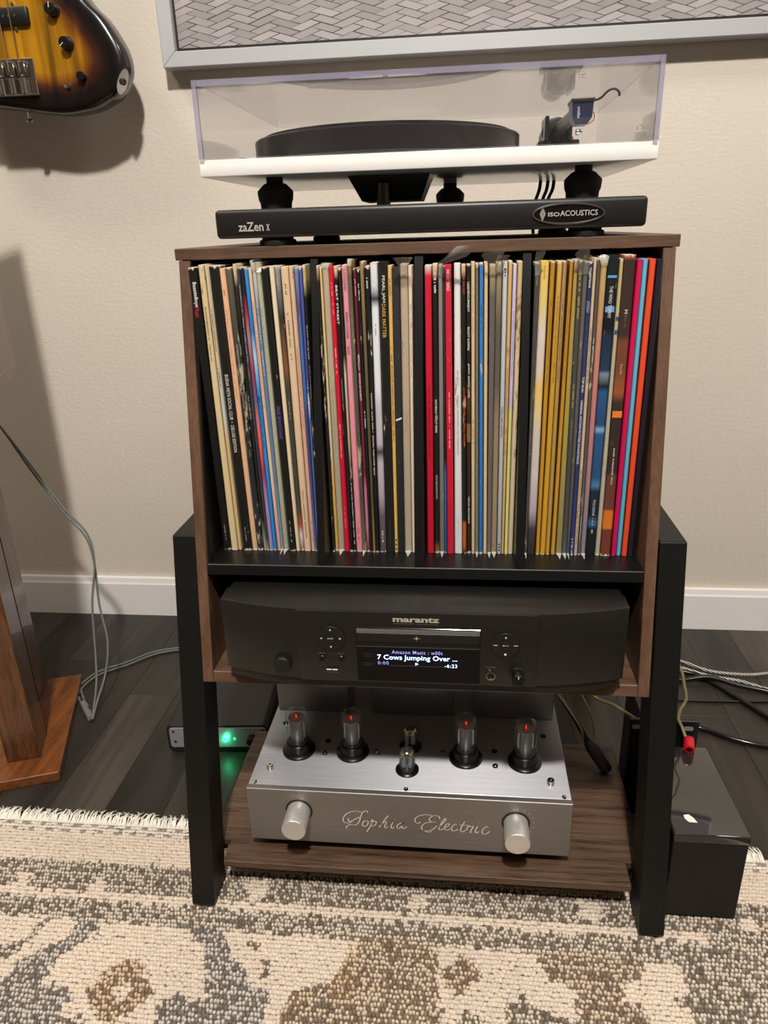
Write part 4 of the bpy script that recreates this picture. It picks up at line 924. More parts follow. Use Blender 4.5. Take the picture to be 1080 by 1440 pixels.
lettering('marantz', -.0243, .0246, .4306, .4366, -.0793, M_logo, cdp, .035, 'logo', 1.0)
lettering('NETWORK CD PLAYER', -.0232, .0236, .4281, .4294, -.0793, mat('logo_dim', (120, 114, 96), .5), cdp, 0, 'logo')
def dpad(cx_, cz_, labels):
    d = part('button_pad', MB().lathe([(.0148, -.0796), (.0142, -.0802), (.0066, -.0802), (.0063, -.0794)], (cx_, 0, cz_), 'y', 40, False).cyl((cx_, -.0806, cz_), .0058, .0015, 'y', 28), M_cd, cdp, 30)
    rg = MB()
    for r_ in (.0154, .0064):
        vs_ = []; fs_ = []
        for k in range(40):
            a = 2*math.pi*k/40
            for q in (r_, r_-.0007): vs_.append((cx_+q*math.cos(a), -.0803, cz_+q*math.sin(a)))
        for k in range(40): fs_.append((k*2, k*2+1, ((k+1) % 40)*2+1, ((k+1) % 40)*2))
        rg.add(vs_, fs_)
    part('ring_groove', rg, mat('groove', (6, 6, 6), .6), d)
    for (dx_, dz_, kind) in labels:
        m2 = MB(); X_, Z_ = cx_+dx_, cz_+dz_; s_ = .0012
        if kind == 'u': m2.add([(X_-s_, -.0804, Z_-s_), (X_+s_, -.0804, Z_-s_), (X_, -.0804, Z_+s_)], [(0, 1, 2)])
        elif kind == 'd': m2.add([(X_-s_, -.0804, Z_+s_), (X_, -.0804, Z_-s_), (X_+s_, -.0804, Z_+s_)], [(0, 1, 2)])
        elif kind == 'l': m2.add([(X_-s_, -.0804, Z_), (X_+s_, -.0804, Z_-s_), (X_+s_, -.0804, Z_+s_)], [(0, 1, 2)])
        elif kind == 'r': m2.add([(X_-s_, -.0804, Z_-s_), (X_+s_, -.0804, Z_), (X_-s_, -.0804, Z_+s_)], [(0, 1, 2)])
        elif kind == 's': rect(m2, X_-s_, X_+s_, Z_-s_, Z_+s_, -.0804)
        else: rect(m2, X_-.0022, X_+.0022, Z_-.0004, Z_+.0004, -.0804)
        part('arrow_print', m2, M_print, d)
    return d
dl = dpad(-.0914, .4091, [(0, .0106, 'u'), (0, -.0106, 'd'), (-.0105, 0, 'l'), (.0105, 0, 'r')])
lettering('ENTER', -.0944, -.0884, .4084, .4098, -.0808, M_print, dl, .01)
dr = dpad(.0932, .4065, [(0, .0096, 'u'), (0, -.0108, 's'), (-.0105, 0, '-'), (.0105, 0, '-')])
lettering('\u25ba/II', .0904, .0960, .4058, .4072, -.0808, M_print, dr, .01)
for x_, tx in ((-.1022, 'DIMMER'), (-.0811, 'DISPLAY')):
    b_ = part('round_button', MB().lathe([(.0034, -.0784), (.0034, -.0800), (.0028, -.0806), (.0001, -.0806)], (x_, 0, .3842), 'y', 20), mat('button_black', (14, 13, 13), .35), cdp, 40)
    lettering(tx, x_-.0036, x_+.0036, .3894, .3905, -.0793, M_grey, cdp)
pb = part('power_button', MB().lathe([(.0094, -.0740), (.0094, -.0792), (.0088, -.0800), (.0001, -.0800)], (-.1475, 0, .3724), 'y', 32), M_cd, cdp, 40)
rg = MB().lathe([(.0102, -.0752), (.0102, -.0772), (.0095, -.0772), (.0095, -.0752)], (-.1475, 0, .3724), 'y', 32, False); part('button_ring', rg, mat('groove', (6, 6, 6), .6), pb, 40)
usb = part('usb_port', MB().box(-.0985, -.0852, -.0794, -.0788, .3688, .3728), mat('slot_black', (4, 4, 4), .6), cdp)
for x0_ in (-.0980, -.0914): part('usb_contact', MB().box(x0_, x0_+.0055, -.0797, -.0793, .3692, .3706), mat('usb_white', (236, 232, 226), .5), usb)
lettering('5V 1A  iPod', -.0985, -.0852, .3658, .3669, -.0793, M_grey, cdp)
jk = part('headphone_jack', MB().lathe([(.0055, -.0788), (.0055, -.0808), (.0038, -.0810), (.0034, -.0800)], (.0787, 0, .3685), 'y', 28, False), mat('jack_silver', (176, 166, 146), .25, 1), cdp, 40)
part('jack_hole', MB().cyl((.0787, -.0800, .3685), .0035, .001, 'y', 20), mat('slot_black', (4, 4, 4), .6), jk)
lettering('PHONES', .0745, .0835, .3784, .3796, -.0793, M_grey, cdp)
lv = part('level_knob', MB().lathe([(.0066, -.0784), (.0066, -.0880), (.006, -.0888), (.0001, -.0888)], (.1072, 0, .3690), 'y', 28), mat('button_black', (14, 13, 13), .35), cdp, 40)
ind = MB(); rect(ind, .1068, .1076, .3712, .3748, -.0890); part('pointer', ind, M_print, lv)
lettering('LEVEL', .1030, .1116, .3777, .3789, -.0793, M_grey, cdp)

# ------------------------------------------------------------------ valve amplifier
amp = thing('valve_amplifier', 'silver brushed valve amplifier with script lettering on the lower shelf', 'amplifier', (-.02, .09, .0452))
AX0, AX1, AY, AZ0, AZ1 = -.2280, .1872, -.0200, .0612, .1458
part('front_plate', MB().box(AX0, AX1, AY, AY+.008, AZ0, AZ1, .0008, 1), M_aluF, amp)
part('top_plate', MB().box(AX0+.001, AX1-.001, AY+.0085, .2100, AZ1-.0042, AZ1-.0002, .0006, 1), M_alu, amp)
part('chassis', MB().box(AX0+.004, AX1-.004, AY+.0085, .2080, AZ0+.003, AZ1-.0044), M_aluF, amp)
for s_, x_ in ((-1, AX0+.0006), (1, AX1-.0036)):
    part('side_plate', MB().box(x_, x_+.003, AY+.0085, .2085, AZ0+.002, AZ1-.0045), M_aluF, amp)
for x_ in (AX0+.035, AX1-.035):
    for y_ in (.012, .175):
        part('foot', MB().lathe([(.013, .0453), (.015, .0465), (.016, .0642)], (x_, y_, 0)), M_rubber, amp, 40)
sm = MB()
for st_ in [[(-0.0698, 0.1154), (-0.0717, 0.119), (-0.0765, 0.1155), (-0.0797, 0.1075), (-0.0817, 0.1), (-0.0867, 0.0941), (-0.0931, 0.0944), (-0.0974, 0.092), (-0.099, 0.0892), (-0.0984, 0.0874)], [(-0.0765, 0.1155), (-0.0867, 0.1169), (-0.0968, 0.1126), (-0.1024, 0.1043), (-0.1017, 0.098), (-0.0955, 0.0969), (-0.0877, 0.1032), (-0.0793, 0.1085)], [(-0.0951, 0.1043), (-0.0961, 0.1021), (-0.0945, 0.0993), (-0.0911, 0.1011)], [(-0.0709, 0.1023), (-0.0755, 0.1009), (-0.0777, 0.0955), (-0.0754, 0.0925), (-0.0711, 0.0954), (-0.0701, 0.1008), (-0.0709, 0.1023)], [(-0.0672, 0.1007), (-0.0636, 0.1044), (-0.067, 0.0941), (-0.0724, 0.0837)], [(-0.0665, 0.0974), (-0.0622, 0.1019), (-0.0594, 0.101), (-0.0612, 0.0956), (-0.0658, 0.0932)], [(-0.0429, 0.1126), (-0.046, 0.1088), (-0.0514, 0.1), (-0.056, 0.0918)], [(-0.0542, 0.0961), (-0.0487, 0.1018), (-0.0463, 0.1009), (-0.0485, 0.0949), (-0.0478, 0.0918), (-0.0444, 0.0942)], [(-0.0376, 0.102), (-0.0402, 0.0961), (-0.0395, 0.0919), (-0.0362, 0.0942)], [(-0.0355, 0.1074), (-0.0349, 0.1069)], [(-0.0262, 0.1023), (-0.0312, 0.0988), (-0.0325, 0.094), (-0.0297, 0.0926), (-0.0259, 0.0976), (-0.0246, 0.1024), (-0.0259, 0.0955), (-0.0244, 0.0925), (-0.0194, 0.096)], [(0.0225, 0.112), (0.0209, 0.116), (0.0153, 0.1166), (0.01, 0.1126), (0.0096, 0.108), (0.0136, 0.1062), (0.0176, 0.107)], [(0.0136, 0.1062), (0.0047, 0.104), (-0.001, 0.0973), (0.0009, 0.0922), (0.007, 0.091), (0.0143, 0.0947), (0.0188, 0.1003)], [(0.0153, 0.1161), (0.0048, 0.1175), (-0.0053, 0.1142), (-0.0094, 0.1082), (-0.0075, 0.1031), (-0.0034, 0.1034), (-0.0038, 0.1055)], [(0.0009, 0.0922), (0.0066, 0.0889), (0.0127, 0.0904)], [(0.0208, 0.0978), (0.0269, 0.1055), (0.0305, 0.1115), (0.0285, 0.1124), (0.0241, 0.1043), (0.0212, 0.0952), (0.0241, 0.0939), (0.0277, 0.0967)], [(0.0277, 0.0967), (0.0333, 0.1013), (0.0345, 0.1045), (0.0313, 0.1043), (0.0285, 0.0978), (0.0305, 0.0938), (0.0358, 0.0963)], [(0.0442, 0.1036), (0.0418, 0.1045), (0.0378, 0.099), (0.0382, 0.0938), (0.0426, 0.0941), (0.0458, 0.097)], [(0.0541, 0.1095), (0.0502, 0.101), (0.0491, 0.0941), (0.0515, 0.0927), (0.0551, 0.0956)], [(0.0482, 0.1034), (0.0582, 0.1041)], [(0.0559, 0.0956), (0.0594, 0.1037), (0.0606, 0.1017), (0.065, 0.1025), (0.0623, 0.0961), (0.0615, 0.0913)], [(0.0706, 0.1029), (0.0679, 0.0965), (0.0688, 0.0919), (0.0723, 0.0947)], [(0.0729, 0.1088), (0.0735, 0.1083)], [(0.0841, 0.1018), (0.0813, 0.1032), (0.0767, 0.0977), (0.0768, 0.0919), (0.0816, 0.0912), (0.0859, 0.0962)]]:
    ribbon(sm, st_, .00062, AY-.0002, 8)
part('script_lettering', sm, mat('engraved_white', (226, 216, 204), .5), amp)
M_knob = brushed('turned_aluminium', (216, 212, 206), .36, amt=.04, metal=.65)
for x_, z_ in ((-.1600, .1130), (.1180, .1115)):
    k_ = part('knob', MB().lathe([(.0154, AY-.0005), (.0156, AY-.0335), (.0150, AY-.0345), (.0001, AY-.0345)], (x_, 0, z_), 'y', 40), M_knob, amp, 40)
    part('knob_collar', MB().lathe([(.0178, AY-.0001), (.0178, AY-.0006), (.0001, AY-.0006)], (x_, 0, z_), 'y', 32), mat('collar_dark', (50, 48, 47), .4, .6), k_, 40)
    dots = MB()
    for q in range(7):
        a = R(-35+q*20) if x_ > 0 else R(80+q*6)
        dots.cyl((x_+.0225*math.cos(a), AY-.0003, z_+.0225*math.sin(a)), .0005, .0003, 'y', 8)
    if x_ > 0: part('scale_dots', dots, M_print, k_)
lettering('PHONO', -.1695, -.1530, .1362, .1377, AY-.0002, mat('pale_print', (196, 192, 186), .5), amp)
M_glass = clear('valve_glass', (246, 248, 248), 1.6, .035, (220, 220, 220))
M_anode = mat('anode_grey', (150, 148, 146), .34, .55)
def valve(x_, y_, r_, h_, big):
    z_ = AZ1
    if big:
        b_ = part('valve', MB().lathe([(.0225, z_-.0001), (.0225, z_+.003), (.0205, z_+.0045), (.0175, z_+.0055), (.0165, z_+.0155), (.0155, z_+.0165), (.0001, z_+.0165)], (x_, y_, 0), seg=32), mat('base_black', (13, 12, 12), .28), amp, 35)
        g0 = z_+.0166
        prof = [(r_*.96, g0), (r_, g0+.004), (r_, z_+h_-.016), (r_*.97, z_+h_-.010), (r_*.82, z_+h_-.0045), (r_*.45, z_+h_-.001), (.0002, z_+h_)]
        part('glass', MB().lathe(prof, (x_, y_, 0), seg=32, cap=False), M_glass, b_, 60)
        part('anode', MB().lathe([(.0082, g0+.001), (.0085, g0+.003), (.0085, z_+h_-.020), (.0060, z_+h_-.017), (.0001, z_+h_-.0165)], (x_, y_, 0), seg=20)
             .box(x_-.0105, x_+.0105, y_-.001, y_+.001, g0+.006, z_+h_-.022), M_anode, b_, 40)
        part('mica_disc', MB().cyl((x_, y_, z_+h_-.0162), .0112, .0008, 'z', 24), mat('mica', (170, 164, 150), .5), b_)
        part('heater', MB().cyl((x_, y_, z_+h_-.0152), .0007, .0046, 'z', 8), mat('heater_glow', (255, 40, 24), .5, emit=1.3), b_)
    else:
        b_ = part('valve', MB().lathe([(.0155, z_-.0001), (.0155, z_+.0016), (.0135, z_+.003), (.0001, z_+.003)], (x_, y_, 0), seg=28), mat('base_black', (13, 12, 12), .28), amp, 35)
        g0 = z_+.003
        prof = [(r_*.97, g0), (r_, g0+.003), (r_, z_+h_-.014), (r_*.9, z_+h_-.009), (r_*.5, z_+h_-.0062), (.0016, z_+h_-.004), (.0012, z_+h_), (.0002, z_+h_+.0004)]
        part('glass', MB().lathe(prof, (x_, y_, 0), seg=28, cap=False), M_glass, b_, 60)
        part('anode', MB().cyl((x_-.0040, y_, g0+.003), .0036, h_-.022, 'z', 14).cyl((x_+.0040, y_, g0+.003), .0036, h_-.022, 'z', 14), M_anode, b_, 40)
        part('getter', MB().lathe([(r_*.93, z_+h_-.0145), (r_*.86, z_+h_-.0098), (r_*.47, z_+h_-.0070), (.0001, z_+h_-.0066)], (x_, y_, 0), seg=24, cap=False), mat('getter_silver', (196, 180, 140), .15, 1), b_, 60)
    return b_
for x_, y_ in ((-.1740, .057), (-.0990, .058), (.0550, .056), (.1330, .053)): valve(x_, y_, .0148, .0700, True)
for x_, y_ in ((-.0220, .028), (-.0210, .074)): valve(x_, y_, .0106, .0410, False)
for x_, y_ in ((-.205, .018), (.163, .014)):
    part('bias_post', MB().lathe([(.0046, AZ1), (.0046, AZ1+.0065), (.0040, AZ1+.0072), (.0020, AZ1+.0072), (.0018, AZ1+.0052), (.0001, AZ1+.0052)], (x_, y_, 0), seg=20), M_chrome, amp, 40)
for x_, y_ in ((-.219, -.0085), (.1775, -.0085), (-.021, -.0085)):
    part('screw', MB().lathe([(.0030, AZ1), (.0030, AZ1+.0012), (.0016, AZ1+.0015), (.0014, AZ1+.0006), (.0001, AZ1+.0006)], (x_, y_, 0), seg=14), M_chrome, amp, 40)
for x_, y_ in ((-.137, .079), (.094, .072), (-.206, .114), (.163, .108)):
    part('socket_hole', MB().lathe([(.0042, AZ1), (.0042, AZ1+.0005), (.0026, AZ1+.0005), (.0024, AZ1+.0001), (.0001, AZ1+.0001)], (x_, y_, 0), seg=18), mat('socket_dark', (22, 20, 18), .4), amp, 40)
for x_, y_ in ((-.137, .052), (.094, .042)):
    part('bias_screw', MB().lathe([(.0038, AZ1), (.0036, AZ1+.0022), (.0022, AZ1+.0034), (.0001, AZ1+.0036)], (x_, y_, 0), seg=16), mat('brass_dark', (120, 108, 80), .3, 1), amp, 50)
for x_, y_ in ((-.066, .057), (.024, .060)):
    part('meter_pin', MB().cyl((x_, y_, AZ1), .0032, .0062, 'z', 14), mat('grey_post', (110, 106, 100), .4, .6), amp, 40)
M_box = brushed('transformer_grey', (134, 131, 128), .45, amt=.04, metal=.7)
for x0_, x1_ in ((-.2235, -.1165), (-.0820, .0375), (.0685, .1800)):
    part('transformer_cover', MB().box(x0_, x1_, .1440, .2060, AZ1, .2300, .002, 2), M_box, amp, 40)

# the amplifier measures 408 mm across and stands on the lower shelf
amp.location = (-.0188, .0750, .0591); amp.scale = (.982, .982, .982)

# ------------------------------------------------------------------ small phono preamp on the floor
pxf = Matrix.Translation((-.353, .217, 0)) @ Matrix.Rotation(R(4), 4, 'Z')
pre = thing('phono_preamp', 'small black preamp with silver face and green light behind the left leg', 'preamp', (-.353, .29, 0))
PW0, PW1, PH, PD = -.0880, .0830, .0545, .195
def rrect(x0, x1, z0, z1, r, n=5):
    out = []
    for cx_, cz_, a0 in ((x1-r, z0+r, -90), (x1-r, z1-r, 0), (x0+r, z1-r, 90), (x0+r, z0+r, 180)):
        for k in range(n+1):
            a = R(a0+90*k/n); out.append((cx_+r*math.cos(a), cz_+r*math.sin(a)))
    return out
part('case', MB(pxf).prism(rrect(PW0, PW1, .002, PH, .009), .001, PD, 'y', .0008, 1), mat('preamp_black', (30, 29, 30), .38), pre, 30)
fc = part('face_plate', MB(pxf).prism(rrect(PW0+.0055, PW1-.003, .012, PH-.004, .005), -.0012, .001, 'y', .0003, 1), mat('silver_face', (176, 176, 182), .38, .55), pre, 30)
M_led = mat('green_led', (20, 255, 130), .4, emit=14)
lx = -.352+.353+.012
led = part('power_light', MB(pxf).lathe([(.0036, -.0012), (.0034, -.0028), (.0018, -.0042), (.0002, -.0046)], (.0110, 0, .0270), 'y', 18), M_led, fc, 60)
g = lamp('led_glow', pxf @ Vector((.0110, -.009, .0270)), .012, .004, (.08, 1, .42))
part('mode_light', MB(pxf).lathe([(.0021, -.0012), (.0020, -.0022), (.0002, -.0028)], (.0265, 0, .0290), 'y', 14), mat('green_led_dim', (20, 220, 110), .4, emit=3), fc, 60)
part('gain_knob', MB(pxf).lathe([(.0085, -.0013), (.0085, -.0080), (.0078, -.0120), (.0060, -.0128), (.0001, -.0128)], (.0560, 0, .0300), 'y', 24), mat('oxblood_knob', (52, 18, 18), .3), pre, 40)
for x_, z_ in ((PW0+.0125, .0435), (PW0+.0140, .0235), (PW1-.0085, .0455)):
    part('screw_head', MB(pxf).lathe([(.0023, -.0011), (.0022, -.0018), (.0001, -.0018)], (x_, 0, z_), 'y', 14), mat('screw_dark', (20, 20, 22), .4), fc, 40)
ltr = MB(pxf); vs2, fs2, _ = text2d('PHONO'); ltr.add([(.040+a*.016, -.00135, .0466+b_*.0014) for a, b_ in vs2], fs2); part('lettering', ltr, mat('dim_print', (74, 70, 66), .6), fc)
for x_ in (PW0+.02, PW1-.02):
    for y_ in (.02, PD-.02):
        part('foot', MB(pxf).cyl((x_, y_, 0), .006, .0025, 'z', 12), M_rubber, pre)

# ------------------------------------------------------------------ loudspeaker and stand
sxf = Matrix.Translation((-.592, .133, 0)) @ Matrix.Rotation(R(20.5), 4, 'Z')   # local x runs left (negative), y runs back
ss = thing('speaker_stand', 'glossy rosewood speaker stand with two posts at left edge', 'speaker stand', (-.72, .22, 0))
part('base_plate', MB(sxf).box(-.170, 0, 0, .288, .0002, .0182, .0012, 1), M_roseY, ss)
for x0_, x1_, y0_, y1_ in ((-.086, -.035, .046, .108), (-.116, -.064, .214, .284)):
    part('post', MB(sxf).box(x0_, x1_, y0_, y1_, .0183, .6040, .0012, 1), M_rose, ss)
part('top_plate', MB(sxf).box(-.225, -.004, .012, .282, .6042, .6200, .0012, 1), M_roseY, ss)
sp = thing('loudspeaker', 'rosewood bookshelf loudspeaker on the stand at left edge', 'speaker', (-.70, .26, .6202))
part('cabinet', MB(sxf).box(-.222, 0.0, .006, .288, .6204, 1.055, .003, 2), M_rose, sp)
part('grille', MB(sxf).box(-.216, -.006, -.008, .0055, .628, 1.047, .003, 2), mat('grille_cloth', (24, 23, 22), .9, bmp=.4, bscale=1500), sp)

# ------------------------------------------------------------------ black box with glossy top right of the console
sub = thing('subwoofer', 'black box subwoofer with glossy top beside the right front leg', 'speaker box', (.34, .05, .012))
bxp = [(.2985, -.0545), (.3845, -.0545), (.3800, .102), (.2985, .102)]
part('cabinet', MB().prism(bxp, .0122, .1300, 'z', .0012, 1), mat('black_vinyl', (11, 10, 9), .55, bmp=.25, bscale=700), sub)
gtp = [(.2980, -.0560), (.3852, -.0560), (.3806, .103), (.2980, .103)]
part('gloss_top', MB().prism(gtp, .1302, .1430, 'z', .0022, 3), mat('piano_black', (40, 38, 36), .06, coat=1.0), sub, 30)
part('white_patch', MB().prism([(0.3166, -0.0249), (0.3229, -0.0233), (0.3272, -0.0287), (0.3299, -0.0364), (0.3202, -0.036), (0.3168, -0.0306)], .14302, .1432, 'z'), mat('patch_white', (226, 224, 216), .5), sub)  # flat white patch on the gloss top
rk = thing('rack_box', 'black box with slotted mounting ears behind the subwoofer', 'electronics box', (.325, .19, 0))
part('case', MB().box(.3010, .3540, .131, .230, .0005, .1640, .001, 1), mat('rack_grey', (46, 45, 40), .5), rk)
M_rackf = mat('rack_black', (12, 12, 12), .4)
for x0_, x1_, xa_, xb_ in ((.2835, .3060, .2865, .3026), (.3500, .3765, .3557, .3690)):
    ear = part('mounting_ear', MB().box(x0_, x1_, .1250, .1305, .0005, .1680, .001, 1), M_rackf, rk)
    part('ear_slot', MB().prism(rrect(xa_, xb_, .1525, .1590, .0030), .1244, .1251, 'y'), mat('slot_light', (120, 120, 116), .5), ear)
part('face', MB().box(.3062, .3498, .1250, .1305, .0005, .1680), M_rackf, rk)
plug = thing('banana_plug', 'red banana plug on a clear speaker wire lying on the glossy box', 'plug', (.3555, .095, .1432))
pax = Matrix.Translation((.3555, .096, .1512)) @ Matrix.Rotation(R(-14), 4, 'Z') @ Matrix.Rotation(R(8), 4, 'X')
part('body', MB(pax).lathe([(.0050, .0120), (.0070, .010), (.0073, -.005), (.0071, -.0085), (.0046, -.0095), (.0042, -.0075), (.0042, -.002), (.0001, -.002)], (0, 0, 0), 'y', 24), mat('red_plastic', (190, 12, 36), .3), plug, 50)
part('socket', MB(pax).lathe([(.0034, -.0092), (.0034, -.003), (.0022, -.003), (.0020, -.0092)], (0, 0, 0), 'y', 18, False), mat('brass', (176, 130, 60), .3, 1), plug, 50)
spk_w = clear('clear_wire_jacket', (214, 206, 160), 1.45, .62, (170, 160, 110))
def cable(label, pts, r, m, cat='cable', group=None, name='cable', n=8):
    p = spline(pts, n)
    o = part(name, MB().tube(p, r, 8), m, None, 60, p[len(p)//2])
    return tag(o, label, cat, group)
cable('clear yellowish speaker wire looping down to the red plug', [(.318, .118, .285), (.3382, .118, .2573), (.3456, .118, .2330), (.3511, .118, .2094), (.3457, .118, .1918), (.3445, .1175, .1777), (.3500, .1165, .1650), (.3540, .1125, .1550), (.3552, .1085, .1523)], .0021, spk_w, name='speaker_wire')
M_cab = mat('black_cable', (14, 14, 14), .32)
M_braid = None
def m_braid(name, a, b_, sc):
    m, nt, bs = nodes(name)
    wv = N(nt, 'ShaderNodeTexWave', wave_type='BANDS', bands_direction='DIAGONAL'); wv.inputs['Scale'].default_value = sc
    wv.inputs['Distortion'].default_value = .5
    L(nt, coords(nt), wv.inputs[0]); L(nt, ramp(nt, wv.outputs[1], [(.35, a), (.6, b_)]), bs.inputs['Base Color'])
    bs.inputs['Roughness'].default_value = .55
    return m
M_braidL = m_braid('braided_grey', (28, 34, 35), (140, 144, 140), 160)
M_braidR = m_braid('braided_white', (30, 30, 30), (206, 202, 196), 110)
cable('white and black braided cable on the floor near the baseboard', [(.38, .585, .006), (.43, .560, .005), (.481, .533, .005), (.525, .503, .0045), (.588, .495, .0045), (.64, .503, .005), (.72, .512, .005)], .0030, M_braidR, group='cables right of the console')
cable('second braided cable running just below the white one', [(.37, .560, .004), (.43, .535, .004), (.475, .512, .004), (.52, .486, .004), (.568, .474, .004), (.61, .450, .004), (.70, .41, .004)], .0032, M_braidR, group='cables right of the console')
cable('thick black power cable curving down to the right edge', [(.37, .50, .006), (.42, .505, .006), (.47, .498, .0055), (.505, .478, .0055), (.548, .414, .0055), (.578, .365, .0055), (.62, .30, .0055)], .0048, M_cab, group='cables right of the console')
cable('black cable arching from the console to the right', [(.36, .44, .006), (.42, .462, .006), (.464, .468, .006), (.51, .468, .014), (.56, .455, .007), (.61, .440, .0055), (.70, .40, .0055)], .0048, M_cab, group='cables right of the console')
cable('thin straight black cable across the floor', [(.37, .412, .003), (.454, .408, .003), (.52, .409, .003), (.597, .413, .003), (.70, .42, .003)], .0024, M_cab, group='cables right of the console')
cable('glossy black cable leaving the slotted box to the right', [(.36, .345, .02), (.405, .338, .010), (.453, .328, .0052), (.499, .302, .0050), (.55, .286, .0050), (.64, .280, .0050)], .0046, mat('gloss_cable', (16, 16, 16), .18), group='cables right of the console')
# leads inside the stand, right of the amplifier
for k, (pts, r_) in enumerate((([(.168, .19, .19), (.190, .160, .176), (.220, .150, .133), (.226, .15, .110)], .0017),
                               ([(.205, .20, .205), (.221, .155, .182), (.236, .150, .150), (.2425, .150, .114)], .0017),
                               ([(.20, .22, .212), (.231, .158, .186), (.268, .150, .170), (.309, .150, .142), (.325, .17, .120)], .0024))):
    cable(['clear speaker wire closest to the amplifier side', 'clear speaker wire hanging behind the amplifier, middle one', 'thick clear speaker wire slanting to the right leg'][k], pts, r_, spk_w, group='speaker wires behind the amplifier', name='speaker_wire')
pc_ = thing('power_plug', 'dark power plug and cord in the shadow right of the amplifier', 'plug', (.25, .14, .045))
part('cord', MB().tube(spline([(.19, .19, .165), (.212, .165, .14), (.232, .15, .108)], 6), .004, 8), M_cab, pc_, 60)
part('body', MB().tube([(.232, .15, .108), (.240, .148, .097), (.262, .142, .064)], [.006, .0095, .0085], 10), mat('plug_grey', (52, 48, 46), .5), pc_, 60)
# paired braided leads from the speaker down to the floor and back to the console
cable('grey braided speaker lead hanging from the stand, left strand', [(-.819, .48, .53), (-.789, .47, .496), (-.752, .47, .431), (-.695, .46, .344), (-.653, .45, .298), (-.637, .43, .249), (-.640, .40, .175), (-.629, .36, .092), (-.620, .33, .051), (-.618, .300, .012), (-.6165, .284, .0034)], .0020, M_braidL, group='braided leads left of the console', name='speaker_lead')
cable('grey braided speaker lead hanging from the stand, right strand', [(-.820, .48, .524), (-.789, .474, .488), (-.756, .472, .424), (-.701, .463, .338), (-.659, .452, .292), (-.642, .437, .246), (-.632, .41, .170), (-.612, .38, .111), (-.610, .35, .060), (-.6135, .31, .024), (-.6130, .284, .0040)], .0020, M_braidL, group='braided leads left of the console', name='speaker_lead')
cable('white braided lead curling over the floor to the left leg, outer strand', [(-.6190, .282, .003), (-.648, .318, .0032), (-.676, .352, .003), (-.690, .378, .003), (-.676, .432, .003), (-.632, .471, .003), (-.594, .510, .003), (-.549, .529, .003), (-.49, .535, .003), (-.40, .54, .003)], .0020, M_braidL, group='braided leads left of the console', name='speaker_lead')
cable('white braided lead curling over the floor to the left leg, inner strand', [(-.6150, .288, .003), (-.642, .322, .0032), (-.668, .354, .003), (-.681, .380, .003), (-.668, .425, .003), (-.626, .462, .003), (-.590, .500, .003), (-.549, .520, .003), (-.49, .527, .003), (-.40, .532, .003)], .0020, M_braidL, group='braided leads left of the console', name='speaker_lead')
hs = part('heat_shrink', MB().tube([(-.6175, .286, .0045), (-.632, .302, .0045), (-.655, .330, .0045)], .0052, 10), mat('shrink_grey', (120, 118, 116), .5), None, 60, (-.635, .305, .003))
tag(hs, 'grey shrink sleeve joining the braided leads on the floor', 'cable sleeve')

# ------------------------------------------------------------------ bass guitar on the wall
gt = thing('bass_guitar', 'sunburst electric bass guitar hanging on the wall at top left', 'guitar', (-.70, .60, 1.0))
out = [(-.570, 1.016), (-.546, 1.026), (-.530, 1.034), (-.514, 1.055), (-.507, 1.072), (-.509, 1.097), (-.520, 1.122), (-.536, 1.147), (-.556, 1.167), (-.574, 1.196), (-.584, 1.235),
       (-.582, 1.285), (-.572, 1.33), (-.568, 1.372), (-.578, 1.41), (-.602, 1.432), (-.630, 1.425), (-.652, 1.398), (-.676, 1.372), (-.742, 1.372), (-.758, 1.42), (-.775, 1.475), (-.800, 1.508),
       (-.832, 1.505), (-.852, 1.465), (-.853, 1.41), (-.842, 1.35), (-.836, 1.29), (-.842, 1.23), (-.856, 1.17), (-.862, 1.12), (-.850, 1.078), (-.820, 1.046), (-.780, 1.030), (-.734, 1.025), (-.689, 1.018),
       (-.648, 1.012), (-.621, 1.010), (-.596, 1.012)]
sp_ = [Vector((a, 0, b_)) for a, b_ in out]
cl = sp_+[sp_[0]]; dense = []
for i in range(len(sp_)):
    p0, p1, p2, p3 = sp_[i-1], sp_[i], sp_[(i+1) % len(sp_)], sp_[(i+2) % len(sp_)]
    for k in range(3):
        t = k/3; dense.append(.5*((2*p1)+(p2-p0)*t+(2*p0-5*p1+4*p2-p3)*t*t+(-p0+3*p1-3*p2+p3)*t**3))
def medial(p):
    z = min(max(p.z, 1.125), 1.36); return Vector((-.695-.012*(z-1.12)/.24, 0, z))
GY0, GY1 = .5755, .6180
BURST = [(0, (14, 9, 8)), (.02, (16, 10, 9)), (.034, (30, 16, 13)), (.050, (74, 36, 22)), (.064, (140, 84, 18)), (.080, (172, 118, 14)), (.5, (182, 126, 16))]
def burst(d):
    for (a, ca_), (b_, cb_) in zip(BURST, BURST[1:]):
        if d <= b_:
            t = (d-a)/(b_-a); la, lb_ = lin(ca_), lin(cb_); return tuple(la[i]+(lb_[i]-la[i])*t for i in range(3))+(1,)
    return lin(BURST[-1][1])
gb = MB(); nd = len(dense)
rings = [(.0, GY1, .002), (.0, GY1-.004, 0), (0, GY0+.010, 0), (.0025, GY0+.004, 0), (.007, GY0+.001, 0), (.012, GY0, 0), (.022, GY0, 0), (.034, GY0, 0), (.042, GY0, 0), (.050, GY0, 0), (.057, GY0, 0), (.064, GY0, 0), (.072, GY0, 0), (.080, GY0, 0), (.095, GY0, 0)]
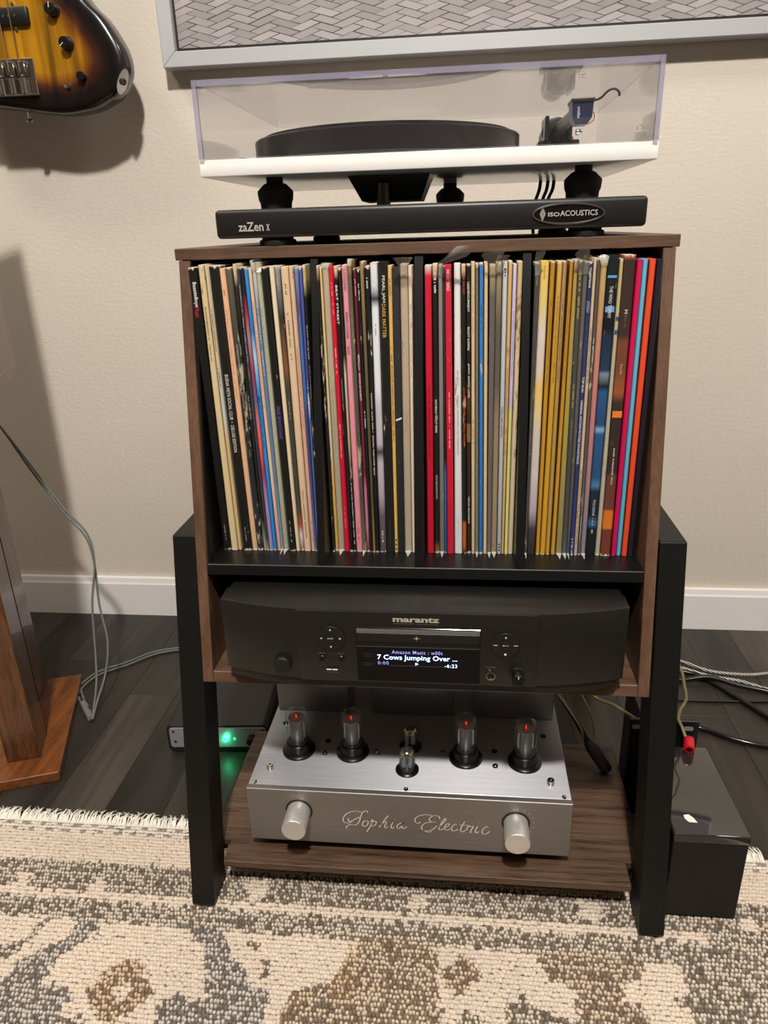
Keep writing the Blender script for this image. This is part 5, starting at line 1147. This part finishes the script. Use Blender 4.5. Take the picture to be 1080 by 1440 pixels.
for d, y_, dd in rings:
    vs_ = []; 
    for p in dense:
        q = medial(p); dr_ = (q-p); ln_ = dr_.length; dr_ = dr_/ln_ if ln_ > 1e-6 else Vector((0, 0, 0))
        e = min(d+dd, ln_*.97); r_ = p+dr_*e
        vs_.append((r_.x, y_, r_.z))
    gb.v += [Vector(v) for v in vs_]; gb.c += [burst(d)]*nd
for j in range(len(rings)-1):
    for k in range(nd): gb.f.append((j*nd+k, j*nd+(k+1) % nd, (j+1)*nd+(k+1) % nd, (j+1)*nd+k))
gb.f.append(tuple(range(nd))[::-1]); gb.f.append(tuple((len(rings)-1)*nd+k for k in range(nd)))
part('body', gb, vcol('sunburst_lacquer', .3, .5, (70, 20, 2.5)), gt, 50)
SX = (-.6800, -.6990, -.7180, -.7370); GF = GY0-.0002
pk = part('pickup', MB().box(-.7560, -.6535, GF-.009, GF+.001, 1.1380, 1.1640, .003, 2), mat('pickup_black', (15, 14, 14), .35), gt, 40)
for x_ in SX:
    for dx_ in (-.005, .005):
        part('pole_piece', MB().cyl((x_+dx_, GF-.0098, 1.151), .0022, .001, 'y', 12), M_chrome, pk, 40)
for z_ in (1.134, 1.168):
    part('pickup_screw', MB().cyl((-.6790, GF-.003, z_), .0026, .003, 'y', 12), M_chrome, pk, 40)
br = part('bridge', MB().box(-.7580, -.6600, GF-.0035, GF, 1.0370, 1.0930, .001, 1).box(-.7580, -.6600, GF-.013, GF, 1.0370, 1.0400, .0008, 1), M_chrome, gt)
for x_ in SX:
    part('saddle', MB().box(x_-.0080, x_+.0080, GF-.0115, GF-.0038, 1.066, 1.0880, .0015, 1).lathe([(.0055, 1.0405), (.0055, 1.064)], (x_, GF-.008, 0), 'z', 12), mat('nickel', (176, 172, 162), .22, 1), br, 40)
for x_ in SX:
    part('string', MB().tube([(x_, GF-.0135, 1.072), (x_+(-.7085-x_)*.12, GF-.016, 1.40), (x_+(-.7085-x_)*.3, GF-.017, 1.94)], .0009, 6), mat('string_steel', (190, 170, 140), .3, 1), gt, 60)
for x_, z_, a_ in ((-.6120, 1.1560, 82), (-.5970, 1.1090, 220)):
    kb = part('control_knob', MB().lathe([(.0105, GF), (.0105, GF-.003), (.0092, GF-.004), (.0086, GF-.0150), (.0078, GF-.0160), (.0001, GF-.0160)], (x_, 0, z_), 'y', 24), mat('knob_black', (14, 13, 13), .3), gt, 40)
    pt_ = MB(); ca_, sa_ = math.cos(R(a_)), math.sin(R(a_))
    pt_.tube([(x_+.001*ca_, GF-.0162, z_+.001*sa_), (x_+.0085*ca_, GF-.0162, z_+.0085*sa_)], .0006, 6); part('pointer', pt_, M_print, kb)
part('toggle_knob', MB().lathe([(.0068, GF), (.0068, GF-.010), (.006, GF-.011), (.0001, GF-.011)], (-.5805, 0, 1.0620), 'y', 20), mat('knob_black', (14, 13, 13), .3), gt, 40)
part('mini_switch', MB().lathe([(.0046, GF), (.0046, GF-.003), (.0022, GF-.0035), (.0016, GF-.001), (.0001, GF-.001)], (-.6090, 0, 1.0500), 'y', 18), M_chrome, gt, 40)
nj = Vector((.72, -.66, -.22)).normalized(); tj = Vector((-.50, 0, -.86)); tj = (tj-nj*tj.dot(nj)).normalized(); xj = (-nj).cross(tj)
jm = Matrix(((xj.x, -nj.x, tj.x, -.5165), (xj.y, -nj.y, tj.y, .5795), (xj.z, -nj.z, tj.z, 1.0530), (0, 0, 0, 1)))
jp = MB(jm); jo = [( .0085*math.cos(2*math.pi*k/28), .0200*math.sin(2*math.pi*k/28)) for k in range(28)]
jp.prism(jo, -.0030, .0008, 'y'); jpo = part('jack_plate', jp, M_chrome, gt)
part('jack_socket', MB(jm).lathe([(.0052, -.0031), (.0052, -.0058), (.0036, -.0060), (.0032, -.0034), (.0001, -.0034)], (0, 0, 0), 'y', 20), mat('socket_steel', (120, 116, 110), .25, 1), jpo, 40)
part('strap_button', MB().lathe([(.0026, 1.0185), (.0026, 1.008), (.0062, 1.0045), (.0062, 1.003), (.0001, 1.002)], (-.697, .5965, 0), 'z', 18), M_chrome, gt, 40)
part('neck', MB().box(-.739, -.678, GY0-.008, GY0+.020, 1.330, 1.930, .006, 2), mat('maple', (190, 150, 96), .35, var=.1), gt)
part('fretboard', MB().box(-.738, -.679, GY0-.013, GY0-.0082, 1.345, 1.930, .001, 1), mat('fretboard_dark', (50, 32, 22), .4), gt)
part('headstock', MB().prism([(-.739, 1.931), (-.678, 1.931), (-.648, 1.99), (-.655, 2.10), (-.70, 2.14), (-.735, 2.08), (-.742, 1.99)], GY0+.004, GY0+.020, 'y', .002, 1), mat('maple', (190, 150, 96), .35, var=.1), gt)
hg = thing('guitar_hanger', 'black guitar hanger holding the bass neck above the picture edge', 'hanger', (-.708, YW-.01, 1.93))
part('wall_plate', MB().box(-.738, -.678, YW-.012, YW-.0005, 1.895, 1.965, .002, 1), M_blackplastic, hg)
part('yoke_arm', MB().tube([(-.708, YW-.010, 1.93), (-.708, .615, 1.922)], .006, 10).tube([(-.744, .580, 1.926), (-.744, .605, 1.922), (-.708, .615, 1.920), (-.673, .605, 1.922), (-.673, .580, 1.926)], .005, 10), M_rubber, hg, 60)

# ------------------------------------------------------------------ framed picture
pf = thing('framed_picture', 'large silver-framed herringbone brick picture on the wall above the turntable', 'picture', (.12, .66, 1.08))
PX0, PX1, PZ0, PZ1, FY0, FY1, FW = -.4690, .74, 1.0815, 1.70, .6470, .6815, .0238
M_fr = mat('silver_frame', (178, 178, 180), .4, .15)
def rail(pts): return MB().prism(pts, FY0, FY1, 'y', .0012, 1)
part('frame_rail', rail([(PX0, PZ0), (PX1, PZ0), (PX1-FW, PZ0+FW), (PX0+FW, PZ0+FW)]), M_fr, pf)
part('frame_rail', rail([(PX0, PZ1), (PX0+FW, PZ1-FW), (PX1-FW, PZ1-FW), (PX1, PZ1)]), M_fr, pf)
part('frame_rail', rail([(PX0, PZ0), (PX0+FW, PZ0+FW), (PX0+FW, PZ1-FW), (PX0, PZ1)]), M_fr, pf)
part('frame_rail', rail([(PX1, PZ0), (PX1, PZ1), (PX1-FW, PZ1-FW), (PX1-FW, PZ0+FW)]), M_fr, pf)
part('inner_lip', MB().box(PX0+FW, PX1-FW, .6600, .6640, PZ0+FW, PZ1-FW), mat('lip_black', (22, 18, 18), .5), pf)
hbm = MB(); ir = random.Random(2)
A0, A1, B0, B1 = PX0+FW+.0045, PX1-FW-.0045, PZ0+FW+.0060, PZ1-FW-.0045
def clip(poly):
    for ax, val, sgn in ((0, A0, 1), (0, A1, -1), (1, B0, 1), (1, B1, -1)):
        o_ = []
        for i in range(len(poly)):
            p, q = poly[i], poly[(i+1) % len(poly)]
            ip, iq = (p[ax]-val)*sgn >= 0, (q[ax]-val)*sgn >= 0
            if ip: o_.append(p)
            if ip != iq:
                t = (val-p[ax])/(q[ax]-p[ax]); o_.append((p[0]+(q[0]-p[0])*t, p[1]+(q[1]-p[1])*t))
        poly = o_
        if len(poly) < 3: return None
    return poly
# herringbone bricks 2:1 turned 45 degrees and seen foreshortened, as photographed in the print
U, G, c45 = .0250, .0012, math.sqrt(.5)
def tr(a, b_):
    x_ = (a-b_)*c45; z_ = (a+b_)*c45
    return (A0+x_, B0+z_*.31+x_*.015)
nn = int((A1-A0)/U/c45)+6
for i in range(-nn, 3*nn):
    for j in range(-2*nn, 3*nn):
        r0 = (i-j) % 4
        if r0 == 0: r_ = (i*U, j*U, (i+2)*U, (j+1)*U)
        elif r0 == 3: r_ = (i*U, j*U, (i+1)*U, (j+2)*U)
        else: continue
        cx_, cz_ = tr(r_[0], r_[1])
        if cx_ < A0-.1 or cx_ > A1+.1 or cz_ < B0-.1 or cz_ > B1+.1: continue
        q = [(r_[0]+G, r_[1]+G), (r_[2]-G, r_[1]+G), (r_[2]-G, r_[3]-G), (r_[0]+G, r_[3]-G)]
        q = [tr(a+ir.uniform(-.0012, .0012), b_+ir.uniform(-.0012, .0012)) for a, b_ in q]
        q = clip(q)
        if not q: continue
        s_ = ir.uniform(.88, 1.06); cc_ = lin((152*s_, 145*s_, 145*s_))
        hbm.add([(a, .6592, b_) for a, b_ in q], [tuple(range(len(q)))], cc_)
bgm = MB(); rect(bgm, A0, A1, B0, B1, .6595)
pr_ = part('print', bgm, mat('print_mortar', (66, 60, 61), .6), pf)
part('brick_pattern', hbm, vcol('print_bricks', .6), pr_)
